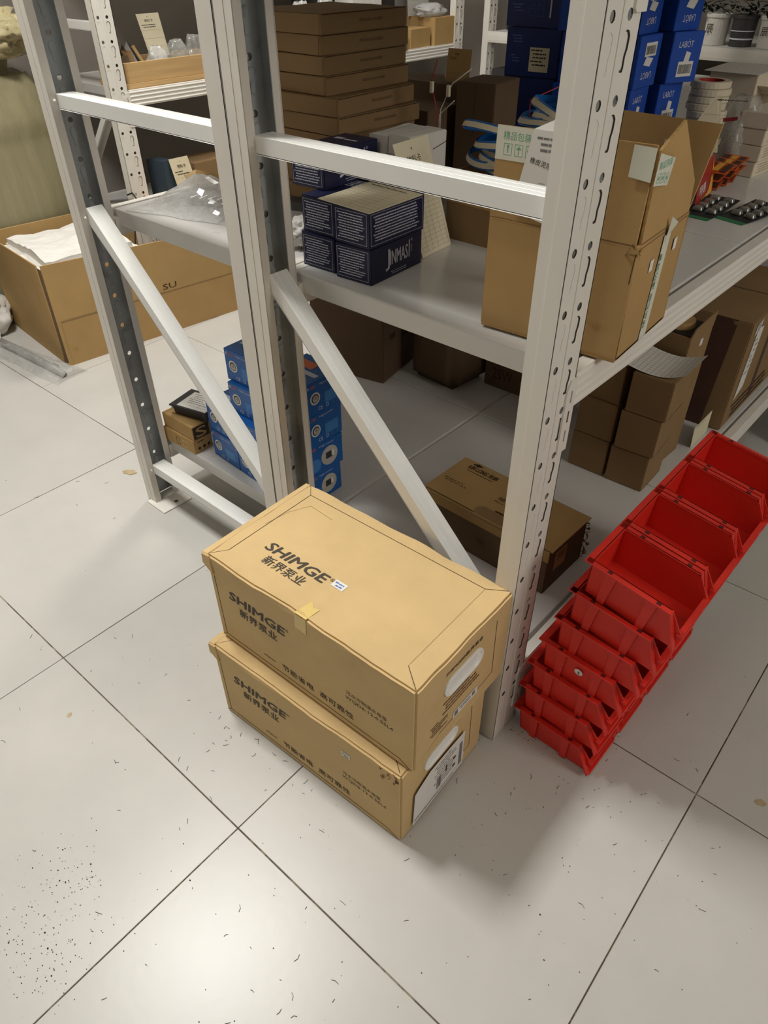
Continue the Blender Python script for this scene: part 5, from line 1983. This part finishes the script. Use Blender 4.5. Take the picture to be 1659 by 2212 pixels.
# yellow taped parcel
r = thing('yellow_parcel', 'yellow parcel wrapped in shiny tape, on the floor behind the big carton', 'parcel', (-0.745, 1.125, 0.0), 4)
me = carton_mesh('wrap', 0.24, 0.22, 0.20, YEL, wob=0.010, bev=0.018, cuts=8, seed=6)
me.polygons.foreach_set('use_smooth', [True] * len(me.polygons))
link('wrap', me, r)
b = MB()
F = faces_of(b, 0.24, 0.22, 0.20, 0.006)['right']
F.line(0.04, 0.02, 0.06, 0.18, 0.002, INK2)
F.line(0.04, 0.11, 0.19, 0.09, 0.002, INK2)
b.build('tape_seam', r, fix=False)
r['label'] = 'yellow parcel wrapped in shiny tape, on the floor behind the big carton'
b = MB()
b.plate([(-0.05, -0.02, 0), (0.05, -0.02, 0), (0.05, 0.05, 0.004), (-0.05, 0.05, 0.004)], 0.001, PAPER)
o = tag(b.build('paper_sheet'), 'white paper sheet on top of the yellow parcel', 'paper')
o.location = (-0.70, 1.10, 0.212)

# plastic sleeve on the floor, sack at the left edge
r = thing('plastic_sleeve', 'clear plastic sleeve with a grey roll, on the floor by the big carton', 'bag', (-0.80, 0.045, 0.001), 8)
b = MB()
NX, NY = 26, 12
pts = {}
for i in range(NX + 1):
    for j in range(NY + 1):
        u, v = i / NX - 0.5, j / NY - 0.5
        hgt = 0.030 * max(0, 1 - (2 * v) ** 2) + 0.010 * noise.noise(Vector((u * 9, v * 9, 3))) + 0.008 * noise.noise(Vector((u * 22, v * 22, 6)))
        pts[i, j] = (0.44 * u, 0.075 * v * 2 * (0.75 + 0.3 * u) + 0.01 * noise.noise(Vector((u * 6, v * 6, 2))), max(0.0006, hgt))
for i in range(NX):
    for j in range(NY):
        b.poly([pts[i, j], pts[i + 1, j], pts[i + 1, j + 1], pts[i, j + 1]], FILM)
b.build('film', r, smooth=True, fix=False)
b = MB()
b.tube([(-0.26, 0.02, 0.016), (-0.12, 0.012, 0.018), (0.05, 0.0, 0.016), (0.19, -0.012, 0.013)], [0.014, 0.015, 0.014, 0.012], GREY_BIN, 12)
b.build('grey_roll', r, smooth=True)
b = MB()
b.box(0.10, 0.13, -0.014, 0.012, 0.001, 0.022, DARKP)
b.build('black_label', r)
r = blob_bag('white_sack', 'small white plastic sack on the floor at the left picture edge', (-1.22, 0.05, 0.001), 0.13, 0.12, 0.16, PAPER, 9, amp=0.25)
b = MB()
b.plate([(0.10, -0.09, 0.004), (0.19, -0.03, 0.004), (0.16, 0.0, 0.07), (0.08, -0.05, 0.05)], 0.001, PAPER)
b.build('loose_corner', r)

# woven sacks


def woven(name, label, loc, w, d, h_, seed, m, lean=(0, 0), neck=0.75):
    r = thing(name, label, 'sack', loc)
    b = MB()
    N, K = 72, 26
    for k in range(K + 1):
        a = k / K
        prof = (0.90 + 0.16 * math.sin(PI * min(1, a * 1.2))) if a < 0.8 else (1.0 + (neck - 1.0) * ((a - 0.8) / 0.2) ** 1.3)
        for q in range(N):
            t_ = 2 * PI * q / N
            cs, sn = math.cos(t_), math.sin(t_)
            e = 0.62
            sx = math.copysign(abs(cs) ** e, cs)
            sy = math.copysign(abs(sn) ** e, sn)
            wv = 1 + 0.06 * noise.noise(Vector((cs * 2 + seed, sn * 2, a * 3))) + 0.022 * (0.4 - abs(noise.noise(Vector((cs * 6 + seed, sn * 6, a * 1.2))))) + 0.012 * noise.noise(Vector((cs * 14, sn * 14 + seed, a * 6)))
            b.v.append((w / 2 * prof * sx * wv + lean[0] * a, d / 2 * prof * sy * wv + lean[1] * a, h_ * a + (0.012 * noise.noise(Vector((cs * 3, sn * 3 + seed, 1))) if a > 0.9 else 0)))
    for k in range(K):
        for q in range(N):
            q2 = (q + 1) % N
            b.f.append((k * N + q, k * N + q2, (k + 1) * N + q2, (k + 1) * N + q))
            b.m.append(b.mi(m))
    b.f.append(tuple(reversed(range(N))))
    b.m.append(b.mi(m))
    b.f.append(tuple(K * N + q for q in range(N)))
    b.m.append(b.mi(m))
    b.build('body', r, smooth=True, fix=False)
    # gathered mouth
    g = MB()
    for k in range(7):
        a = k / 7 * 2 * PI + seed
        x, y = math.cos(a) * w * 0.14, math.sin(a) * d * 0.14
        x2, y2 = math.cos(a + 0.7) * w * 0.30, math.sin(a + 0.7) * d * 0.30
        g.plate([(x + lean[0], y + lean[1], h_ - 0.005), (x2 + lean[0], y2 + lean[1], h_ - 0.004), (x2 * 1.15 + lean[0], y2 * 1.15 + lean[1], h_ + 0.06 + 0.02 * (k % 3)), (x * 0.8 + lean[0], y * 0.8 + lean[1], h_ + 0.08 + 0.02 * (k % 2))], 0.002, m)
    g.build('gathered_mouth', r, bev=0.0006, seg=1)
    return r


woven('woven_sack', 'tall olive woven sack standing by the left rack end', (-1.41, 0.375, 0.0), 0.38, 0.52, 0.86, 1.0, SACK)
woven('woven_sack', 'olive woven sack squeezed between the tall sack and the wall', (-1.48, -0.22, 0.0), 0.40, 0.46, 0.80, 2.4, SACK)


def crumple(name, label, loc, sx, sy, sz, m, seed):
    r = thing(name, label, 'sack', loc)
    b = MB()
    N, K = 64, 30
    for k in range(K + 1):
        ph = PI * (0.06 + 0.90 * k / K)
        for q in range(N):
            t_ = 2 * PI * q / N
            d = Vector((math.sin(ph) * math.cos(t_), math.sin(ph) * math.sin(t_), -math.cos(ph)))
            a = abs(noise.noise(d * 1.7 + Vector((seed, 0, 0)))) * 0.50 + abs(noise.noise(d * 4.0 + Vector((0, seed, 0)))) * 0.34 + abs(noise.noise(d * 9 + Vector((0, 0, seed)))) * 0.12
            rr = 1.12 - a
            b.v.append((sx * d.x * rr, sy * d.y * rr, sz * (0.5 + 0.5 * d.z * rr)))
    for k in range(K):
        for q in range(N):
            q2 = (q + 1) % N
            b.f.append((k * N + q, k * N + q2, (k + 1) * N + q2, (k + 1) * N + q))
            b.m.append(b.mi(m))
    b.f.append(tuple(reversed(range(N))))
    b.m.append(b.mi(m))
    b.f.append(tuple(K * N + q for q in range(N)))
    b.m.append(b.mi(m))
    b.build('body', r, smooth=True, fix=False)
    return r


crumple('sack_bundle', 'pale crumpled woven sacks heaped on top of the tall sack', (-1.40, 0.40, 0.885), 0.22, 0.26, 0.20, SACK2, 7)
crumple('sack_bundle', 'crumpled greenish sack at the upper left corner, on the second sack', (-1.47, -0.16, 0.835), 0.22, 0.22, 0.30, SACK, 11)
crumple('crumpled_paper', 'crumpled white paper behind the middle post, left of the navy cartons', (0.785, 0.045, M + 0.0005), 0.040, 0.045, 0.055, PAPER, 5)['category'] = 'paper'
r = thing('adapter', 'small grey adapter box behind the middle post, by the crumpled paper', 'adapter', (0.715, 0.10, M + 0.0005), 20)
b = MB()
b.box(-0.03, 0.03, -0.025, 0.025, 0, 0.06, DARKP)
b.build('case', r, bev=0.003, seg=2)
b = MB()
b.box(-0.022, 0.022, -0.0262, -0.0250, 0.012, 0.046, GREY_BIN)
b.build('front_plate', r)
# grey carton and white-edged trays at the far left edge
r = thing('display_stand', 'grey stand with white printed trays at the far left picture edge', 'stand', (-1.12, -0.16, 0.0), 6)
b = MB()
b.box(-0.12, 0.12, -0.10, 0.10, 0, 0.60, DARKP)
b.build('body', r, bev=0.002, seg=1)
for k in range(3):
    b = MB()
    b.box(-0.125, 0.125, -0.105, 0.105, 0.601 + 0.045 * k, 0.625 + 0.045 * k, PAPER if k != 1 else BLACK)
    b.build('tray', r, bev=0.002, seg=1)

# ================================================================== RACK ACROSS THE LEFT AISLE
ZC = 0.8005
r = thing('wooden_tray', 'open wooden tray full of bagged parts on the rack across the aisle', 'tray', (-1.10, 1.04, ZC))
T = 0.012
b = MB()
b.box(0.058, 0.058 + T, -0.23, 0.25, 0.018, 0.086, WOOD)
b.build('front_board', r, bev=0.0008, seg=1)
b = MB()
b.box(-0.11, 0.058, -0.23, -0.23 + T, 0.018, 0.086, WOOD)
b.build('end_board', r, bev=0.0008, seg=1)
b = MB()
b.box(-0.11, 0.058, 0.25 - T, 0.25, 0.018, 0.086, WOOD)
b.build('end_board', r, bev=0.0008, seg=1)
b = MB()
b.box(-0.11 - T, -0.11, -0.23, 0.25, 0.018, 0.086, WOOD)
b.build('back_board', r, bev=0.0008, seg=1)
b = MB()
b.box(-0.122, 0.074, -0.236, 0.256, 0.0005, 0.0175, WOOD)
b.build('base_board', r, bev=0.0008, seg=1)
blob_bag('parts_bag', 'clear bag with green printed parts, hanging over the tray edge', (-1.085, 1.10, ZC + 0.019), 0.036, 0.05, 0.120, FILM, 3, amp=0.4)
o = bpy.data.objects[-1] if False else None
r = thing('green_parts', 'green circuit parts inside the clear bag on the tray', 'parts', (-1.085, 1.10, ZC + 0.03))
rg = random.Random(3)
for k in range(5):
    b = MB()
    x, y, z = rg.uniform(-0.02, 0.015), rg.uniform(-0.02, 0.02), 0.02 + 0.014 * k
    b.plate([(x - 0.012, y - 0.016, z), (x + 0.012, y - 0.014, z + 0.004), (x + 0.011, y + 0.014, z + 0.010), (x - 0.012, y + 0.012, z + 0.004)], 0.002, GREEN_D if k % 2 == 0 else STEEL)
    b.build('part', r)
blob_bag('parts_bag', 'grey clear bag of fittings in the middle of the wooden tray', (-1.10, 1.01, ZC + 0.019), 0.04, 0.045, 0.105, FILM_W, 5, amp=0.4)
blob_bag('parts_bag', 'clear bag at the right end of the wooden tray', (-1.10, 1.20, ZC + 0.019), 0.04, 0.05, 0.13, FILM, 8, amp=0.4)
r = thing('parts_offcuts', 'dark folded boards and strips poking out of the left end of the tray', 'parts', (-1.10, 0.89, ZC + 0.02))
rg = random.Random(8)
for k in range(7):
    b = MB()
    y0 = -0.055 + 0.022 * k
    b.plate([(0.04 - 0.01 * k, y0, 0.002), (0.045 - 0.01 * k, y0 + 0.02, 0.002), (0.02 - 0.008 * k, y0 + rg.uniform(-0.06, 0.06), 0.10 + rg.uniform(-0.03, 0.03)), (0.01 - 0.008 * k, y0 + rg.uniform(-0.06, 0.02), 0.10 + rg.uniform(-0.03, 0.03))], 0.0015, [BLACK, KRAFT_DD, KRAFT_D, BRONZE, GREY_BIN, BLACK, KRAFT_B][k])
    b.build('strip', r)
ruled_card('material_card', 'cream hand-written card standing up at the back of the wooden tray', [(-1.165, 1.020, ZC + 0.08), (-1.165, 1.115, ZC + 0.08), (-1.185, 1.105, ZC + 0.225), (-1.185, 1.000, ZC + 0.225)], 0.0008, 3, 1, 21, title=True, m=CREAM)
b = MB()
b.box(-0.05, 0.05, -0.05, 0.05, 0, 0.08, KRAFT_DD)
o = tag(b.build('block', bev=0.002), 'dark block under the hand-written card in the tray', 'block')
o.location = (-1.18 + 0.02, 1.065, ZC + 0.0185)
o.scale = (0.35, 0.8, 0.75)
r = simple_box('carton', 'small dark blue carton on the lower level across the aisle', 'carton', (-1.03, 0.90), 0.3005, (0.10, 0.06, 0.225), 10, TEAL_D, seam=False)
ruled_card('material_card', 'pale card leaning on the small dark blue carton across the aisle', [(-1.018, 0.965, 0.32), (-1.015, 1.065, 0.32), (-1.028, 1.025, 0.53), (-1.030, 0.930, 0.53)], 0.0008, 3, 1, 23, title=True, m=CREAM)
simple_box('carton', 'grey brown carton behind the pale card across the aisle', 'carton', (-1.035, 1.06), 0.3005, (0.16, 0.20, 0.19), 0, KRAFT_D)
# farther along the same rack
simple_box('carton', 'tan carton with two price stickers on the far part of the rack across the aisle', 'carton', (-1.005, 2.49), ZC, (0.18, 0.18, 0.085), 4, KRAFT_B)
r = simple_box('carton', 'taller tan carton beside it, packed with clear bags', 'carton', (-1.005, 2.69), ZC, (0.20, 0.17, 0.125), 0, KRAFT_B, seam=False)
r['label'] = 'tan carton heaped with clear bags, near the far post across the aisle'
blob_bag('parts_bag', 'clear bag heaped on the tan carton across the aisle', (-1.09, 2.74, ZC + 0.126), 0.07, 0.10, 0.06, FILM_W, 15, amp=0.4)
simple_box('carton', 'low brown carton with open lid left of the tan carton across the aisle', 'carton', (-1.01, 2.29), ZC, (0.16, 0.16, 0.075), -6, KRAFT_DD)
ruled_card('material_card', 'white card standing behind the far tan carton', [(-1.17, 2.66, ZC + 0.126), (-1.17, 2.84, ZC + 0.126), (-1.18, 2.84, ZC + 0.27), (-1.18, 2.66, ZC + 0.27)], 0.0008, 4, 2, 25, title=True, m=PAPER)
for k in range(3):
    simple_box('carton', 'small white carton with bold strokes above the flat cartons, %s of three' % ['left', 'middle', 'right'][k], 'carton', (-1.02, 2.075 + 0.069 * k), ZC, (0.12, 0.068, 0.235), 0, WHITEBOX, seam=False)
blob_bag('parts_bag', 'clear bag behind the flat carton stack, left one', (-1.08, 1.79, ZC), 0.06, 0.07, 0.235, FILM_W, 31, amp=0.4)
blob_bag('parts_bag', 'clear bag behind the flat carton stack, right one', (-1.08, 1.95, ZC), 0.06, 0.07, 0.245, FILM_W, 33, amp=0.4)
for k in range(4):
    simple_box('carton', 'dark grey carton at the far end of the rack across the aisle, %s' % ['nearest', 'second', 'third', 'farthest'][k], 'carton', (-1.22, 2.05 + 0.19 * k), ZC, (0.2, 0.17, 0.30), 0, [DARKP, GREY_BIN, DARKP, GREY_BIN][k], seam=False)

# ================================================================== RACK ALONG THE BACK WALL
ZD = 0.8455


def bucket(label, x, m, band, txt):
    r = thing('bucket', label, 'bucket', (x, 3.20, ZD), 0, 'buckets on the back wall rack')
    b = MB()
    b.lathe([(0.0001, 0.0), (0.050, 0.0), (0.056, 0.115), (0.058, 0.116), (0.058, 0.124), (0.0001, 0.126)], m, 24)
    b.build('body', r, smooth=False)
    b = MB()
    b.lathe([(0.0585, 0.108), (0.0600, 0.110), (0.0600, 0.120), (0.0585, 0.122)], m, 24)
    b.build('lid_rim', r)
    p = MB()
    if txt:
        F = Face(p, (-0.03, -0.057, 0.0), (1, 0, 0), (0, 0, 1), 0.0005)
        F.text(txt, 0.0, 0.048, 0.062 if len(txt) > 1 else 0.032, 0.036, INK, bold=0.01)
    else:
        b2 = p
        b2.lathe([(0.0528, 0.028), (0.0531, 0.034)], NAVY_T, 24)
        b2.lathe([(0.0548, 0.060), (0.0551, 0.064)], NAVY_T, 24)
    p.build('print', r, fix=False)
    return r


bucket('white bucket printed 辰, left of the dark bucket', 0.305, WHITEBOX, None, '辰')
bucket('dark grey bucket with pale bands between two white buckets', 0.430, DARKP, None, '')
bucket('white bucket printed 辰科 at the right picture edge', 0.560, WHITEBOX, None, '辰科')
for k in range(5):
    o = simple_box('carton', 'dark carton on the back wall rack, %s from the left post' % ['first', 'second', 'third', 'fourth', 'fifth'][k], 'carton', (-0.72 + 0.19 * k, DY + 0.12), ZD, (0.17, 0.22, (0.24, 0.2, 0.26, 0.22, 0.2)[k]), 0, [BLACK, DARKP, BLACK, DARKP, BLACK][k], seam=False)
for k in range(4):
    simple_box('carton', 'dark carton under the back wall shelf, %s from the left' % ['first', 'second', 'third', 'fourth'][k], 'carton', (-0.60 + 0.4 * k, DY + 0.05), 0.3005, (0.32, 0.3, 0.36), 0, [DARKP, BLACK, KRAFT_DD, DARKP][k], seam=False)

b = MB()
rg = random.Random(31)
for k in range(160):
    c = Vector((rg.uniform(0.18, 0.66), 3.20 + rg.uniform(-0.07, 0.05), ZD + 0.128 + abs(rg.gauss(0, 0.03))))
    a = rg.uniform(0, 6.28)
    d = Vector((math.cos(a), math.sin(a), rg.uniform(-0.3, 0.8))).normalized() * rg.uniform(0.010, 0.03)
    e = Vector((-math.sin(a), math.cos(a), 0.2)) * 0.007
    b.plate([c - d, c + e, c + d, c - e], 0.0008, LEAF)
o = tag(b.build('dark_foliage'), 'dark green bushy bundle lying on top of the buckets', 'foliage')
o['kind'] = 'stuff'

# ================================================================== FLOOR LITTER
b = MB()
rg = random.Random(77)


def snip(x, y, L_, bend):
    a = rg.uniform(0, PI)
    d = Vector((math.cos(a), math.sin(a), 0))
    n_ = Vector((-d.y, d.x, 0))
    p = Vector((x, y, 0.0008))
    b.tube([p - d * L_ / 2, p + n_ * bend * L_ * 0.4, p + d * L_ / 2], 0.00035, SNIP, 4, cap=False)


for (x, y, sp, n_) in ((1.04, -0.487, 0.035, 14), (1.228, -0.47, 0.05, 12), (1.45, -0.72, 0.10, 14), (1.52, -0.69, 0.1, 10), (1.517, -0.227, 0.06, 6), (1.68, -0.16, 0.1, 8), (1.85, 0.0, 0.2, 12), (1.15, -0.75, 0.25, 25), (1.7, -0.45, 0.2, 12), (0.85, -0.55, 0.2, 12), (0.2, -0.3, 0.3, 8)):
    for k in range(n_):
        snip(x + rg.gauss(0, sp), y + rg.gauss(0, sp * 0.7), rg.uniform(0.003, 0.013), rg.uniform(-0.5, 0.5))
for (x, y, sx, sy, n_) in ((1.06, -0.86, 0.05, 0.03, 130), (1.13, -0.95, 0.05, 0.03, 150), (1.66, -0.1, 0.22, 0.12, 110), (1.45, -0.65, 0.25, 0.15, 60), (1.57, -0.33, 0.12, 0.06, 40), (1.9, 0.05, 0.2, 0.25, 50), (0.9, -0.5, 0.3, 0.2, 40), (1.50, -0.10, 0.03, 0.01, 40)):
    for k in range(n_):
        q = Vector((x + rg.gauss(0, sx), y + rg.gauss(0, sy), 0.0004))
        e = rg.uniform(0.0004, 0.0013) * (1.6 if rg.random() < 0.06 else 1)
        b.poly([q + Vector((e * math.cos(t_ + k), e * 0.8 * math.sin(t_ + k), 0)) for t_ in (0, 1.2, 2.4, 3.9, 5.1)], SNIP)
o = b.build('floor_litter', fix=False)
o['kind'] = 'stuff'
o['label'] = 'dark fibre snips and specks scattered on the grey floor'
for i_, (x, y, rx, ry, lab) in enumerate(((0.095, -0.119, 0.022, 0.012, 'brown dried stain on the floor left of the left post'), (0.757, -0.685, 0.0045, 0.006, 'small brown stain on the floor left of the pump cartons'), (1.895, 0.066, 0.010, 0.007, 'small brown stain on the floor at the right picture edge'))):
    b = MB()
    b.poly([(rx * math.cos(2 * PI * q / 18) * (1 + 0.12 * math.sin(q * 2.3)), ry * math.sin(2 * PI * q / 18) * (1 + 0.15 * math.cos(q * 1.7)), 0) for q in range(18)], STAIN)
    o = tag(b.build('floor_stain', fix=False), lab, 'stain')
    o.location = (x, y, 0.0006)
    o.rotation_euler = (0, 0, 0.5)
